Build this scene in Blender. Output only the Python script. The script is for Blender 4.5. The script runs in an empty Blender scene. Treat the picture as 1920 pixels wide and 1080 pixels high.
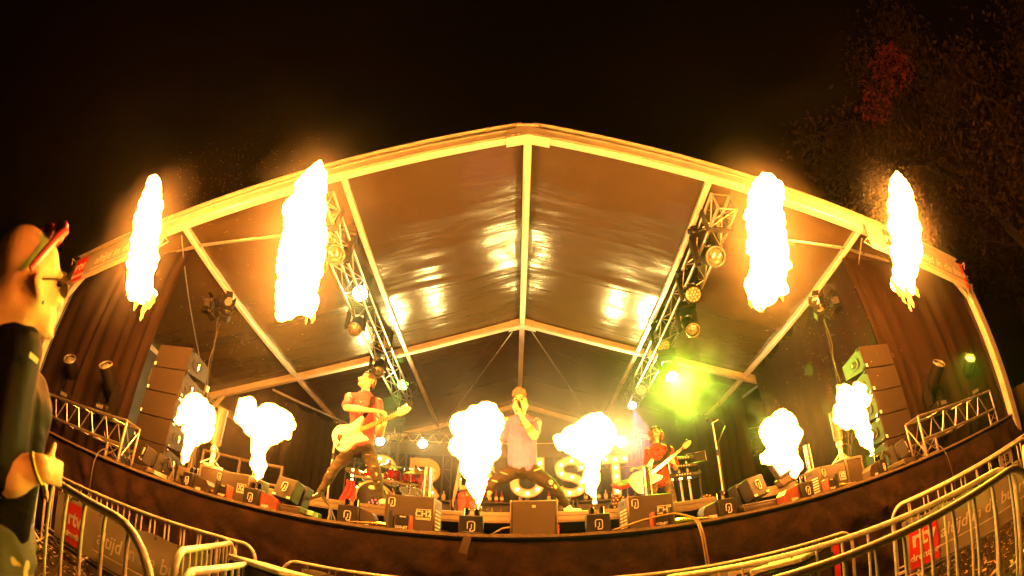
import bpy, bmesh, math, random
from math import sin, cos, pi, radians, sqrt, atan2, hypot, asin
from mathutils import Vector, Matrix, Euler, Quaternion, noise
SC = bpy.context.scene
COL = SC.collection
rnd = random.Random(7)

# ------------------------------------------------------------------ camera
CAMZ, PITCH, YAW, ROLL, FPX = 1.1, .639, -.003, .004, 858.56
cam = bpy.data.cameras.new('camera')
cam.type = 'PANO'
cam.panorama_type = 'FISHEYE_EQUISOLID'
cam.fisheye_lens = FPX / 1920 * 36
cam.lens = FPX / 1920 * 36
cam.fisheye_fov = radians(200)
cam.sensor_fit = 'HORIZONTAL'
cam.sensor_width = 36; cam.sensor_height = 20.25
cam.clip_start = .05; cam.clip_end = 600
cam.dof.use_dof = True; cam.dof.focus_distance = 5.5; cam.dof.aperture_fstop = 2.4
cam_o = bpy.data.objects.new('camera', cam); COL.objects.link(cam_o)
cam_o.matrix_world = (Matrix.Translation((0, 0, CAMZ)) @ Matrix.Rotation(-YAW, 4, 'Z')
                      @ Matrix.Rotation(pi/2 + PITCH, 4, 'X') @ Matrix.Rotation(ROLL, 4, 'Z'))
SC.camera = cam_o
# ------------------------------------------------------------------ night sky, exposure
w = bpy.data.worlds.new('World'); SC.world = w; w.use_nodes = True
bg = w.node_tree.nodes['Background']
bg.inputs[0].default_value = (.010, .0022, .0001, 1); bg.inputs[1].default_value = .12
SC.view_settings.view_transform = 'Standard'; SC.view_settings.look = 'None'
SC.view_settings.exposure = 0; SC.view_settings.gamma = 1
SC.view_settings.use_curve_mapping = False
SC.render.engine = 'CYCLES'
cy = SC.cycles
cy.use_denoising = True
cy.max_bounces = 5; cy.diffuse_bounces = 3; cy.glossy_bounces = 3; cy.transparent_max_bounces = 8
cy.volume_bounces = 0; cy.sample_clamp_indirect = 6; cy.sample_clamp_direct = 0
cy.caustics_reflective = False; cy.caustics_refractive = False
cy.use_light_tree = True
FLAME_RGB = (1.0, .30, .033)
FLAME_L = 120.0
HAZE = .0007

def ray(px, py):
    u, v = px - 960, 540 - py
    c, s = cos(-ROLL), sin(-ROLL); u, v = c*u - s*v, s*u + c*v
    r = hypot(u, v) + 1e-9; th = 2*asin(r/(2*FPX))
    x, up, fw = sin(th)*u/r, sin(th)*v/r, cos(th)
    c, s = cos(PITCH), sin(PITCH); y, z = c*fw - s*up, s*fw + c*up
    c, s = cos(-YAW), sin(-YAW)
    return Vector((c*x - s*y, s*x + c*y, z))
def at(px, py, Y=None, Z=None, X=None):
    """the point of a surveyed plane that the photograph's pixel shows"""
    d = ray(px, py)
    t = Y/d.y if Y is not None else ((Z - CAMZ)/d.z if Z is not None else X/d.x)
    p = d*t; p.z += CAMZ
    return p

# ------------------------------------------------------------------ materials
MATS = {}
def V(*a): return Vector(a)
def rgb(c):
    return (c, c, c, 1) if not isinstance(c, (tuple, list)) else (*c[:3], 1)
def mat(name, col, rough=.5, metal=0., var=.25, scale=6., bump=0., bscale=60., spec=.5, stretch=None, coat=0.,
        col2=None, detail=4, ramp=(.35, .7), rvar=0.):
    """principled surface whose colour wanders with noise between col and col2 (or a darker col)"""
    if name in MATS: return MATS[name]
    m = bpy.data.materials.new(name); m.use_nodes = True; MATS[name] = m
    nt = m.node_tree; N, L = nt.nodes, nt.links; b = N['Principled BSDF']
    b.inputs['Roughness'].default_value = rough; b.inputs['Metallic'].default_value = metal
    b.inputs['Specular IOR Level'].default_value = spec; b.inputs['Coat Weight'].default_value = coat
    tc = N.new('ShaderNodeTexCoord'); mp = N.new('ShaderNodeMapping'); L.new(tc.outputs['Object'], mp.inputs[0])
    if stretch: mp.inputs['Scale'].default_value = stretch
    c1 = rgb(col); c2 = rgb(col2) if col2 is not None else tuple(v*(1-var) for v in c1[:3]) + (1,)
    n = N.new('ShaderNodeTexNoise'); n.inputs['Scale'].default_value = scale; n.inputs['Detail'].default_value = detail
    n.inputs['Roughness'].default_value = .65
    L.new(mp.outputs[0], n.inputs['Vector'])
    cr = N.new('ShaderNodeValToRGB'); e = cr.color_ramp.elements
    e[0].position, e[1].position = ramp; e[0].color, e[1].color = c1, c2
    L.new(n.outputs[0], cr.inputs[0]); L.new(cr.outputs[0], b.inputs['Base Color'])
    if rvar:
        mr = N.new('ShaderNodeMapRange'); mr.inputs[3].default_value = max(.02, rough - rvar); mr.inputs[4].default_value = min(1, rough + rvar)
        L.new(n.outputs[0], mr.inputs[0]); L.new(mr.outputs[0], b.inputs['Roughness'])
    if bump:
        n2 = N.new('ShaderNodeTexNoise'); n2.inputs['Scale'].default_value = bscale; n2.inputs['Detail'].default_value = 5
        L.new(mp.outputs[0], n2.inputs['Vector'])
        bp = N.new('ShaderNodeBump'); bp.inputs['Strength'].default_value = min(1, bump); bp.inputs['Distance'].default_value = .01
        L.new(n2.outputs[0], bp.inputs['Height']); L.new(bp.outputs[0], b.inputs['Normal'])
    return m
def emit(name, col, strength):
    if name in MATS: return MATS[name]
    m = bpy.data.materials.new(name); m.use_nodes = True; MATS[name] = m
    nt = m.node_tree; nt.nodes.remove(nt.nodes['Principled BSDF'])
    e = nt.nodes.new('ShaderNodeEmission'); e.inputs[0].default_value = rgb(col); e.inputs[1].default_value = strength
    nt.links.new(e.outputs[0], nt.nodes['Material Output'].inputs[0])
    return m

def _ico():
    bm = bmesh.new(); bmesh.ops.create_icosphere(bm, subdivisions=2, radius=1)
    bm.verts.index_update(); r = ([v.co.copy() for v in bm.verts], [[v.index for v in f.verts] for f in bm.faces]); bm.free(); return r
ICO_V, ICO_F = _ico()
def fuse(name, mats):
    """many unit balls, each set by a matrix, in one mesh ready for voxel fusing"""
    vs, fs = [], []
    for M in mats:
        o = len(vs); vs += [M @ v for v in ICO_V]; fs += [[i + o for i in f] for f in ICO_F]
    me = bpy.data.meshes.new(name); me.from_pydata(vs, [], fs); return me
# ------------------------------------------------------------------ mesh building
class MB:
    def __init__(s): s.v = []; s.f = []
    def add(s, vs, fs):
        o = len(s.v); s.v += [tuple(p) for p in vs]; s.f += [tuple(i + o for i in f) for f in fs]; return s
    def box(s, c, d, M=None, ch=0.):
        """box centred c, full size d, chamfer ch"""
        x, y, z = d[0]/2, d[1]/2, d[2]/2
        if ch <= 0:
            vs = [Vector((i*x, j*y, k*z)) for i in (-1, 1) for j in (-1, 1) for k in (-1, 1)]
            fs = [(0,1,3,2),(4,6,7,5),(0,4,5,1),(2,3,7,6),(0,2,6,4),(1,5,7,3)]
        else:
            bm = bmesh.new(); bmesh.ops.create_cube(bm, size=1)
            for v in bm.verts: v.co = Vector((v.co.x*d[0], v.co.y*d[1], v.co.z*d[2]))
            bmesh.ops.bevel(bm, geom=bm.edges[:], offset=ch, segments=1, affect='EDGES')
            vs = [v.co.copy() for v in bm.verts]; bm.verts.index_update()
            fs = [[v.index for v in f.verts] for f in bm.faces]; bm.free()
        c = Vector(c)
        vs = [((M @ v) if M else v) + c for v in vs]
        return s.add(vs, fs)
    def cyl(s, a, b, r, n=10, r2=None, caps=True):
        a, b = Vector(a), Vector(b); r2 = r if r2 is None else r2
        d = (b - a).normalized(); u = d.orthogonal().normalized(); v = d.cross(u)
        vs = []
        for p, q in ((a, r), (b, r2)):
            vs += [p + (u*cos(2*pi*i/n) + v*sin(2*pi*i/n))*q for i in range(n)]
        fs = [(i, (i+1) % n, n + (i+1) % n, n + i) for i in range(n)]
        if caps: fs += [tuple(range(n-1, -1, -1)), tuple(range(n, 2*n))]
        return s.add(vs, fs)
    def pipe(s, a, b, r, t, n=14):
        """open tube with wall thickness"""
        s.cyl(a, b, r, n, caps=False)
        a, b = Vector(a), Vector(b); d = (b-a).normalized()
        o = len(s.v)-2*n
        s.cyl(a, b, r-t, n, caps=False); i0 = len(s.v)-2*n
        fs = []
        for i in range(n):
            j = (i+1) % n
            fs += [(o+n+i, o+n+j, i0+n+j, i0+n+i), (o+i, i0+i, i0+j, o+j)]
        s.f += fs; return s
    def tube(s, pts, r, n=8, cyclic=False, rs=None):
        pts = [Vector(p) for p in pts]; m = len(pts); vs = []; prev = None
        for i, p in enumerate(pts):
            if cyclic: d = pts[(i+1) % m] - pts[i-1]
            else: d = pts[min(i+1, m-1)] - pts[max(i-1, 0)]
            d.normalize()
            if prev is None: u = d.orthogonal().normalized()
            else:
                u = prev - d*prev.dot(d)
                u = u.normalized() if u.length > 1e-6 else d.orthogonal().normalized()
            prev = u; v = d.cross(u); q = rs[i] if rs else r
            vs += [p + (u*cos(2*pi*k/n) + v*sin(2*pi*k/n))*q for k in range(n)]
        fs = []
        for i in range(m if cyclic else m-1):
            a, b = i*n, ((i+1) % m)*n
            fs += [(a+k, a+(k+1) % n, b+(k+1) % n, b+k) for k in range(n)]
        if not cyclic: fs += [tuple(range(n-1, -1, -1)), tuple((m-1)*n + k for k in range(n))]
        return s.add(vs, fs)
    def lathe(s, prof, a=(0,0,0), axis=(0,0,1), n=16, cap=True):
        """prof: list of (radius, distance along the axis)"""
        a = Vector(a); d = Vector(axis).normalized(); u = d.orthogonal().normalized(); v = d.cross(u); vs = []
        for r, h in prof:
            vs += [a + d*h + (u*cos(2*pi*k/n) + v*sin(2*pi*k/n))*max(r, 1e-4) for k in range(n)]
        fs = []
        for i in range(len(prof)-1):
            fs += [(i*n+k, i*n+(k+1) % n, (i+1)*n+(k+1) % n, (i+1)*n+k) for k in range(n)]
        if cap: fs += [tuple(range(n-1, -1, -1)), tuple((len(prof)-1)*n + k for k in range(n))]
        return s.add(vs, fs)
    def ball(s, c, r, n=10, sq=(1,1,1)):
        c = Vector(c); vs = []; m = max(4, n//2+1); fs = []
        for i in range(1, m):
            th = pi*i/m
            vs += [c + Vector((r*sq[0]*sin(th)*cos(2*pi*k/n), r*sq[1]*sin(th)*sin(2*pi*k/n), r*sq[2]*cos(th))) for k in range(n)]
        t, b = len(vs), len(vs)+1; vs += [c + Vector((0,0,r*sq[2])), c - Vector((0,0,r*sq[2]))]
        for i in range(m-2):
            fs += [(i*n+k, (i+1)*n+k, (i+1)*n+(k+1) % n, i*n+(k+1) % n) for k in range(n)]
        fs += [(t, k, (k+1) % n) for k in range(n)] + [(b, (m-2)*n+(k+1) % n, (m-2)*n+k) for k in range(n)]
        return s.add(vs, fs)
    def prism(s, poly, depth, M=None):
        """2-D outline in x,z extruded along +y by depth"""
        n = len(poly); vs = [Vector((x, 0, z)) for x, z in poly] + [Vector((x, depth, z)) for x, z in poly]
        if M: vs = [M @ v for v in vs]
        fs = [tuple(range(n)), tuple(range(2*n-1, n-1, -1))] + [(i, n+i, n+(i+1) % n, (i+1) % n) for i in range(n)]
        return s.add(vs, fs)
    def strip(s, outer, inner, depth, M=None):
        """closed band between two outlines of equal length (x,z), extruded along +y"""
        n = len(outer)
        vs = [Vector((x, 0, z)) for x, z in outer] + [Vector((x, 0, z)) for x, z in inner]
        vs += [Vector((v.x, depth, v.z)) for v in vs]
        if M: vs = [M @ v for v in vs]
        fs = []
        for i in range(n):
            j = (i+1) % n
            fs += [(i, j, n+j, n+i), (2*n+i, 3*n+i, 3*n+j, 2*n+j), (i, 2*n+i, 2*n+j, j), (n+i, n+j, 3*n+j, 3*n+i)]
        return s.add(vs, fs)
    def grid(s, P, nu, nv):
        """P(u,v) with u,v in 0..1"""
        vs = [P(i/nu, j/nv) for i in range(nu+1) for j in range(nv+1)]
        fs = [(i*(nv+1)+j, (i+1)*(nv+1)+j, (i+1)*(nv+1)+j+1, i*(nv+1)+j+1) for i in range(nu) for j in range(nv)]
        return s.add(vs, fs)
    def mesh(s, name, smooth=True):
        me = bpy.data.meshes.new(name); me.from_pydata(s.v, [], s.f)
        bm = bmesh.new(); bm.from_mesh(me); bmesh.ops.recalc_face_normals(bm, faces=bm.faces[:]); bm.to_mesh(me); bm.free()
        if smooth: autosmooth(me)
        return me
def autosmooth(me, ang=radians(38)):
    bm = bmesh.new(); bm.from_mesh(me)
    for f in bm.faces: f.smooth = True
    for e in bm.edges:
        if len(e.link_faces) == 2 and e.calc_face_angle(0) > ang: e.smooth = False
    bm.to_mesh(me); bm.free()
def ob(name, mb, m, parent=None, label=None, smooth=True):
    me = mb.mesh(name, smooth) if isinstance(mb, MB) else mb
    if m is not None:
        me.materials.clear()
        for q in (m if isinstance(m, (list, tuple)) else [m]): me.materials.append(q)
    o = bpy.data.objects.new(name, me); COL.objects.link(o)
    if parent is not None: o.parent = parent
    if label: o['label'] = label
    return o
def tag(o, label=None, cat=None, group=None, kind=None):
    if label: o['label'] = label
    if cat: o['category'] = cat
    if group: o['group'] = group
    if kind: o['kind'] = kind
    return o
def thing(name, label, cat, loc=(0,0,0), rot=(0,0,0), group=None, scale=1.):
    o = bpy.data.objects.new(name, None); COL.objects.link(o); o.empty_display_size = .1
    o.location = loc; o.rotation_euler = rot; o.scale = (scale,)*3
    return tag(o, label, cat, group)
def kids(o): return [c for c in bpy.data.objects if c.parent == o]
def dup(root, loc=None, rot=None, label=None, group=None, scale=None):
    tree = []
    def rec(o, par):
        c = o.copy(); COL.objects.link(c)
        if par is not None:
            c.parent = par; c.matrix_parent_inverse = o.matrix_parent_inverse.copy()
        for ch in o.children: rec(ch, c)
        return c
    r = rec(root, None)
    if loc is not None: r.location = loc
    if rot is not None: r.rotation_euler = rot
    if scale is not None: r.scale = (scale,)*3
    if label: r['label'] = label
    if group: r['group'] = group
    return r
def RX(a): return Matrix.Rotation(a, 4, 'X')
def RY(a): return Matrix.Rotation(a, 4, 'Y')
def RZ(a): return Matrix.Rotation(a, 4, 'Z')
def TR(*p): return Matrix.Translation(Vector(p))
def text_mesh(txt, size, depth=.002, shear=0., align='CENTER', res=3, bold=0.):
    cu = bpy.data.curves.new('lettering', 'FONT'); cu.body = txt; cu.size = size; cu.extrude = depth; cu.shear = shear
    cu.align_x = align; cu.align_y = 'CENTER'; cu.resolution_u = res; cu.offset = bold
    o = bpy.data.objects.new('lettering', cu); COL.objects.link(o)
    bpy.context.view_layer.update()
    me = bpy.data.meshes.new_from_object(o.evaluated_get(bpy.context.evaluated_depsgraph_get()))
    bpy.data.objects.remove(o); bpy.data.curves.remove(cu)
    return me
def lettering(txt, size, m, parent, M, name='lettering', **k):
    """flat letters, facing -y in the frame M (x right, z up)"""
    me = text_mesh(txt, size, **k); me.transform(M @ RX(pi/2)); me.name = name
    return ob(name, me, m, parent, smooth=False)
def lamp(kind, loc, target, col, power, size=.05, spot=None, blend=.3, parent=None, name='lamp_light'):
    l = bpy.data.lights.new(name, kind); l.energy = power; l.color = col
    if kind == 'SPOT': l.spot_size = spot; l.spot_blend = blend
    l.shadow_soft_size = size
    o = bpy.data.objects.new(name, l); COL.objects.link(o); o.location = loc
    if target is not None:
        o.rotation_euler = (Vector(target) - Vector(loc)).to_track_quat('-Z', 'Y').to_euler()
    return o
# ------------------------------------------------------------------ surveyed sizes (metres)
TX, TW, TY, ZR, ZE, BAY = .231, 8.618, 4.19, 7.317, 4.682, 5.598
DECK, RISER, RY0 = 1.488, 1.838, 5.1
EDGE = 4.19
def slope(x): return ZR - abs(x - TX)/TW*(ZR - ZE)

M_alu = mat('white painted aluminium', (.62, .60, .56), .34, .35, var=.25, scale=3, bump=.1, bscale=30, rvar=.1)
M_alu2 = mat('bare aluminium tube', (.55, .53, .50), .3, .85, var=.25, scale=14, rvar=.12)
M_steel = mat('galvanised steel', (.46, .46, .44), .42, .7, var=.35, scale=18, bump=.15, bscale=90, rvar=.1)
M_black = mat('black painted steel', .016, .55, 0., var=.4, scale=9, bump=.1, spec=.25)
M_rubber = mat('black rubber', .012, .55, 0., var=.3)
M_box = mat('black textured cabinet paint', .020, .6, 0., var=.35, scale=5, bump=.35, bscale=160, spec=.3)
M_flight = mat('brown phenolic panel', (.042,.030,.020), .5, 0., var=.3, scale=5, bump=.2, bscale=140)
M_ply = mat('dark plywood edge', (.10, .07, .045), .6, 0., var=.5, scale=20, stretch=(1, 8, 8))
M_white = mat('white print', .75, .5, var=.08)
M_logo = mat('pale logo print', (.62, .58, .5), .5, var=.1)
M_chrome = mat('chrome', .75, .12, 1., var=.1)
M_glass = mat('dark lens glass', (.10, .10, .09), .05, 0., var=.2, spec=.9, coat=.6)

def tarp_mat(name, col, rough, wr=1.0, dust=.0):
    m = bpy.data.materials.new(name); m.use_nodes = True; MATS[name] = m
    nt = m.node_tree; N, L = nt.nodes, nt.links; b = N['Principled BSDF']
    tc = N.new('ShaderNodeTexCoord')
    def nz(scale, st, detail=4, dist=0.):
        mp = N.new('ShaderNodeMapping'); mp.inputs['Scale'].default_value = st; L.new(tc.outputs['Object'], mp.inputs[0])
        n = N.new('ShaderNodeTexNoise'); n.inputs['Scale'].default_value = scale; n.inputs['Detail'].default_value = detail
        n.inputs['Distortion'].default_value = dist; L.new(mp.outputs[0], n.inputs['Vector']); return n.outputs[0]
    # dust veil on dark plastic
    cr = N.new('ShaderNodeValToRGB'); cr.color_ramp.elements[0].position = .50; cr.color_ramp.elements[1].position = .95
    cr.color_ramp.elements[0].color = rgb(col); cr.color_ramp.elements[1].color = rgb(tuple(min(1, c*(1.25 + dust*5) + .004) for c in col))
    L.new(nz(1.1, (1,1,1), 6, .3), cr.inputs[0]); L.new(cr.outputs[0], b.inputs['Base Color'])
    mr = N.new('ShaderNodeMapRange'); mr.inputs[3].default_value = rough*.75; mr.inputs[4].default_value = rough*1.35
    L.new(nz(5, (1,1,1), 6), mr.inputs[0]); L.new(mr.outputs[0], b.inputs['Roughness'])
    # folds: long creases running to the eaves, and a sharp crumple
    v = N.new('ShaderNodeTexVoronoi'); v.feature = 'DISTANCE_TO_EDGE'; v.inputs['Scale'].default_value = 2.2
    mp = N.new('ShaderNodeMapping'); mp.inputs['Scale'].default_value = (1.0, 1.4, 1.0); L.new(tc.outputs['Object'], mp.inputs[0])
    ad = N.new('ShaderNodeVectorMath'); ad.operation = 'ADD'; L.new(mp.outputs[0], ad.inputs[0])
    nn = N.new('ShaderNodeTexNoise'); nn.inputs['Scale'].default_value = 1.3; L.new(tc.outputs['Object'], nn.inputs['Vector'])
    L.new(nn.outputs['Color'], ad.inputs[1]); L.new(ad.outputs[0], v.inputs['Vector'])
    crv = N.new('ShaderNodeMapRange'); crv.inputs[2].default_value = .06; L.new(v.outputs['Distance'], crv.inputs[0])
    b1 = N.new('ShaderNodeBump'); b1.inputs['Strength'].default_value = .015*wr; b1.inputs['Distance'].default_value = .03
    L.new(crv.outputs[0], b1.inputs['Height'])
    b2 = N.new('ShaderNodeBump'); b2.inputs['Strength'].default_value = .30*wr; b2.inputs['Distance'].default_value = .05
    L.new(nz(1.1, (.35, 3.2, 1), 5, .4), b2.inputs['Height']); L.new(b1.outputs[0], b2.inputs['Normal'])
    b3 = N.new('ShaderNodeBump'); b3.inputs['Strength'].default_value = .14*wr; b3.inputs['Distance'].default_value = .012
    L.new(nz(9, (1, 1, 1), 5, .8), b3.inputs['Height']); L.new(b2.outputs[0], b3.inputs['Normal'])
    L.new(b3.outputs[0], b.inputs['Normal'])
    return m
M_tarp = tarp_mat('dark glossy roof sheet', (.046, .031, .014), .19)
M_tarp2 = tarp_mat('dusty dark wall sheet', (.020, .012, .007), .5, .8, .2)

# ------------------------------------------------------------------ ground
def ground_z(x, y): return -.0030*min(x*x, 160)
g = MB()
def P(u, v):
    x = (u-.5)*2; y = (v-.5)*2
    x = math.copysign(abs(x)**2.2, x)*55; y = math.copysign(abs(y)**2.2, y)*55
    z = ground_z(x, y) + .03*noise.noise(Vector((x*.6, y*.6, 0)))
    return (x, y, z)
g.grid(P, 90, 90)
M_ground = mat('trampled lawn soil', (.016, .015, .006), .9, var=.5, scale=3, bump=.8, bscale=40, col2=(.030, .020, .010), spec=.1)
tag(ob('ground', g, M_ground), 'trampled dark lawn in front of the stage', kind='structure')

# ------------------------------------------------------------------ event tent
tent = thing('event_tent', 'big dark clear span tent with white aluminium frame roofing the stage', 'tent', (TX, TY, 0))
def bar(mb, a, b, wid, hgt, ch=.012):
    """box section from a to b; hgt is measured across, in the plane of the frame"""
    a, b = Vector(a), Vector(b); d = b - a; L_ = d.length; d.normalize()
    side = Vector((0, 1, 0)) if abs(d.y) < .9 else Vector((1, 0, 0))
    up = side.cross(d).normalized(); side = d.cross(up)
    M = Matrix((d, side, up)).transposed()
    return mb.box((a+b)/2, (L_, wid, hgt), M.to_4x4(), ch)
def tpart(name, mb, m, **k): return ob(name, mb, m, tent, **k)
hz = ZR - ZE
for fi in range(3):
    y = fi*BAY
    for s in (-1, 1):
        m = MB(); bar(m, (s*.06, y, ZR-.01), (s*TW, y, ZE), .14, .26, .015)
        # keder rail grooves along the profile
        bar(m, (s*.3, y - .076, ZR - .3/TW*hz + .085), (s*(TW-.2), y - .076, ZE + .2/TW*hz + .085), .012, .03, 0)
        bar(m, (s*.3, y - .076, ZR - .3/TW*hz - .085), (s*(TW-.2), y - .076, ZE + .2/TW*hz - .085), .012, .03, 0)
        r = tpart('rafter', m, M_alu)
        p = MB(); p.box((s*TW, y, ZE/2 - .1), (.26, .14, ZE + .2), None, .015)
        tpart('post', p, M_alu)
        k = MB(); bar(k, (s*(TW-.75), y - .002, ZE + .75/TW*hz - .02), (s*(TW - .05), y - .002, ZE - .75), .10, .10)
        tpart('eave_brace', k, M_alu)
    k = MB(); k.prism([(-.34, ZR-.26), (-.30, ZR-.02), (0, ZR+.10), (.30, ZR-.02), (.34, ZR-.26), (0, ZR-.16)], .19, TR(0, y-.095, 0))
    k.box((0, y, ZR + .12), (.36, .24, .03))
    rp = tpart('ridge_plate', k, M_alu)
    for sx in (-.24, -.14, .14, .24):
        b = MB(); b.cyl((sx, y - .115, ZR - .10 - abs(sx)*.3), (sx, y - .09, ZR - .10 - abs(sx)*.3), .018, 6)
        ob('bolt', b, M_steel, rp)
for bi in range(2):
    y0, y1 = bi*BAY + .075, (bi+1)*BAY - .075
    for k in range(-3, 4):
        x = k*TW/3; z = ZR - abs(k)/3*hz
        m = MB(); dz = -.02 if k else -.06
        m.box((x, (y0+y1)/2, z + dz), (.10 if k else .13, y1-y0, .15 if k else .18), RY(math.copysign(atan2(hz, TW), k) if k else 0), .012)
        tpart('ridge_purlin' if k == 0 else 'purlin', m, M_alu)
    # roof sheets, one per field between purlins
    for k in range(-3, 3):
        xa, xb = k*TW/3, (k+1)*TW/3
        za, zb = ZR - abs(k)/3*hz, ZR - abs(k+1)/3*hz
        m = MB(); sd = rnd.random()*50
        def P(u, v):
            x = xa + (xb-xa)*(.012 + .976*u); z = za + (zb-za)*u; y = y0 + (y1-y0)*v
            bel = sin(pi*u)*sin(pi*v)
            seam = math.exp(-((v - .60)/.02)**2)
            pull = sum(sin(9*v*pi + a*u*3)*math.exp(-((u - c)/.12)**2) for a, c in ((2, 0), (-2, 1)))*.016
            n = noise.noise(Vector((x*.5, y*1.6, sd)))*.03 + noise.noise(Vector((x*1.6, y*5.5, sd)))*.012
            return (x, y, z + .045 + .05*bel*noise.noise(Vector((x*.3, y*.3, sd))) - .03*seam*sin(pi*u) + bel*n + pull*sin(pi*v))
        m.grid(P, 36, 60); tpart('roof_sheet', m, M_tarp)
    for s in (-1, 1):
        m = MB(); sd = rnd.random()*9
        def P(u, v):
            y = y0 + (y1-y0)*u; z = .3 + (ZE-.3)*v
            return (s*(TW-.02) + s*.06*noise.noise(Vector((y*.9, z*.5, sd))), y, z)
        m.grid(P, 30, 20); tpart('side_wall_sheet', m, M_tarp2)
    # crossed wire braces below the roof of the bay
    for s in (-1, 1):
        m = MB(); m.tube([(s*.25, BAY + .1, ZR-.25), (s*TW/3*.98, 2*BAY - .1, ZR - hz/3 - .25)] if bi else [(s*TW*2/3, .1, ZR-hz*2/3-.2), (s*TW*.97, BAY-.1, ZE-.1)], .012, 6)
        tpart('brace_wire', m, M_steel)
# rear wall sheet
m = MB()
def P(u, v):
    x = -TW + 2*TW*u; zt = ZR - abs(x)/TW*hz; z = .3 + (zt-.3)*v
    return (x, 2*BAY + .1 + .07*noise.noise(Vector((x*.8, z*.4, 3))), z)
m.grid(P, 60, 30); tpart('rear_wall_sheet', m, M_tarp2)
# roof valances outside the front rafters (the folded edge of the roof skin)
for s in (-1, 1):
    m = MB()
    m.grid(lambda u, v: (s*(.1 + (TW-.05)*u), -.10 - .02*v, ZR - u*hz + .20 - .045*v + .008*noise.noise(Vector((u*60, v*2, s)))), 80, 2)
    m.grid(lambda u, v: (s*(.1 + (TW-.05)*u), -.10 + .3*v, ZR - u*hz + .205), 80, 1)
    tpart('roof_edge', m, mat('cream roof skin edge', (.42, .40, .35), .5, var=.3, scale=4))
# horizontal ties at the second purlins in the first bay (drape pipe)
for s in (-1, 1):
    m = MB(); xa = s*TW*2/3; m.tube([(xa, .55, ZE + .82), (s*TW*.985, .55, ZE + .30)], .03, 8)
    m.tube([(xa, .55, ZE + .84), (s*TW*.42, .55, ZE + .98)], .028, 8)
    tpart('tie_pipe', m, M_alu2)
m = MB(); m.tube([(-TW*.99, BAY*1.35, ZE+.02), (TW*.99, BAY*1.35, ZE+.02)], .012, 6); tpart('tie_wire', m, M_steel)
# ------------------------------------------------------------------ flames
def flame_mat(name, k):
    m = bpy.data.materials.new(name); m.use_nodes = True
    nt = m.node_tree; N, L = nt.nodes, nt.links; N.remove(N['Principled BSDF'])
    e = N.new('ShaderNodeEmission'); tc = N.new('ShaderNodeTexCoord')
    n = N.new('ShaderNodeTexNoise'); n.inputs['Scale'].default_value = 2.5; n.inputs['Detail'].default_value = 6
    L.new(tc.outputs['Object'], n.inputs['Vector'])
    mr = N.new('ShaderNodeMapRange'); mr.inputs[1].default_value = .3; mr.inputs[2].default_value = .75
    mr.inputs[3].default_value = FLAME_L*1.3*k; mr.inputs[4].default_value = FLAME_L*.55*k
    L.new(n.outputs[0], mr.inputs[0]); L.new(mr.outputs[0], e.inputs[1])
    e.inputs[0].default_value = (*FLAME_RGB, 1)
    # thin gas at the rim: cooler, and one sees through it
    lw = N.new('ShaderNodeLayerWeight'); lw.inputs[0].default_value = .5
    n2 = N.new('ShaderNodeTexNoise'); n2.inputs['Scale'].default_value = 16; n2.inputs['Detail'].default_value = 4; L.new(tc.outputs['Object'], n2.inputs['Vector'])
    ad = N.new('ShaderNodeMath'); ad.operation = 'MULTIPLY_ADD'; ad.inputs[1].default_value = .55; L.new(n2.outputs[0], ad.inputs[0]); L.new(lw.outputs['Facing'], ad.inputs[2])
    f1 = N.new('ShaderNodeMapRange'); f1.inputs[1].default_value = .80; f1.inputs[2].default_value = 1.12; f1.inputs[3].default_value = 1; f1.inputs[4].default_value = .03; L.new(ad.outputs[0], f1.inputs[0])
    mu = N.new('ShaderNodeMath'); mu.operation = 'MULTIPLY'; L.new(mr.outputs[0], mu.inputs[0]); L.new(f1.outputs[0], mu.inputs[1]); L.new(mu.outputs[0], e.inputs[1])
    f2 = N.new('ShaderNodeMapRange'); f2.inputs[1].default_value = .90; f2.inputs[2].default_value = 1.16; L.new(ad.outputs[0], f2.inputs[0])
    tp = N.new('ShaderNodeBsdfTransparent'); mx = N.new('ShaderNodeMixShader'); L.new(f2.outputs[0], mx.inputs[0]); L.new(e.outputs[0], mx.inputs[1]); L.new(tp.outputs[0], mx.inputs[2])
    L.new(mx.outputs[0], N['Material Output'].inputs[0]); return m
M_flame = flame_mat('burning gas column', 2.0); M_flame_low = flame_mat('burning gas puff', .58)
M_wisp = emit('cooling flame tongue', (1.0, .36, .03), 5.0); M_tip = emit('fading flame tip', (1.0, .30, .02), 1.6)
nt = M_tip.node_tree; _t = nt.nodes.new('ShaderNodeBsdfTransparent'); _m = nt.nodes.new('ShaderNodeMixShader'); _l = nt.nodes.new('ShaderNodeLayerWeight'); _r = nt.nodes.new('ShaderNodeMapRange')
_r.inputs[3].default_value = .62; _r.inputs[4].default_value = 1.0; nt.links.new(_l.outputs['Facing'], _r.inputs[0]); nt.links.new(_r.outputs[0], _m.inputs[0]); nt.links.new(nt.nodes['Emission'].outputs[0], _m.inputs[1]); nt.links.new(_t.outputs[0], _m.inputs[2]); nt.links.new(_m.outputs[0], nt.nodes['Material Output'].inputs[0])
def blob_mesh(name, balls, voxel):
    me = fuse(name, [Matrix.Translation(c) @ Matrix.Diagonal((r, r, r, 1)) for c, r in balls])
    o = bpy.data.objects.new(name, me); COL.objects.link(o)
    md = o.modifiers.new('r', 'REMESH'); md.mode = 'VOXEL'; md.voxel_size = voxel
    sm = o.modifiers.new('s', 'SMOOTH'); sm.iterations = 3
    bpy.context.view_layer.update()
    out = bpy.data.meshes.new_from_object(o.evaluated_get(bpy.context.evaluated_depsgraph_get()))
    bpy.data.objects.remove(o); bpy.data.meshes.remove(me); out.name = name
    return out
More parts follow.
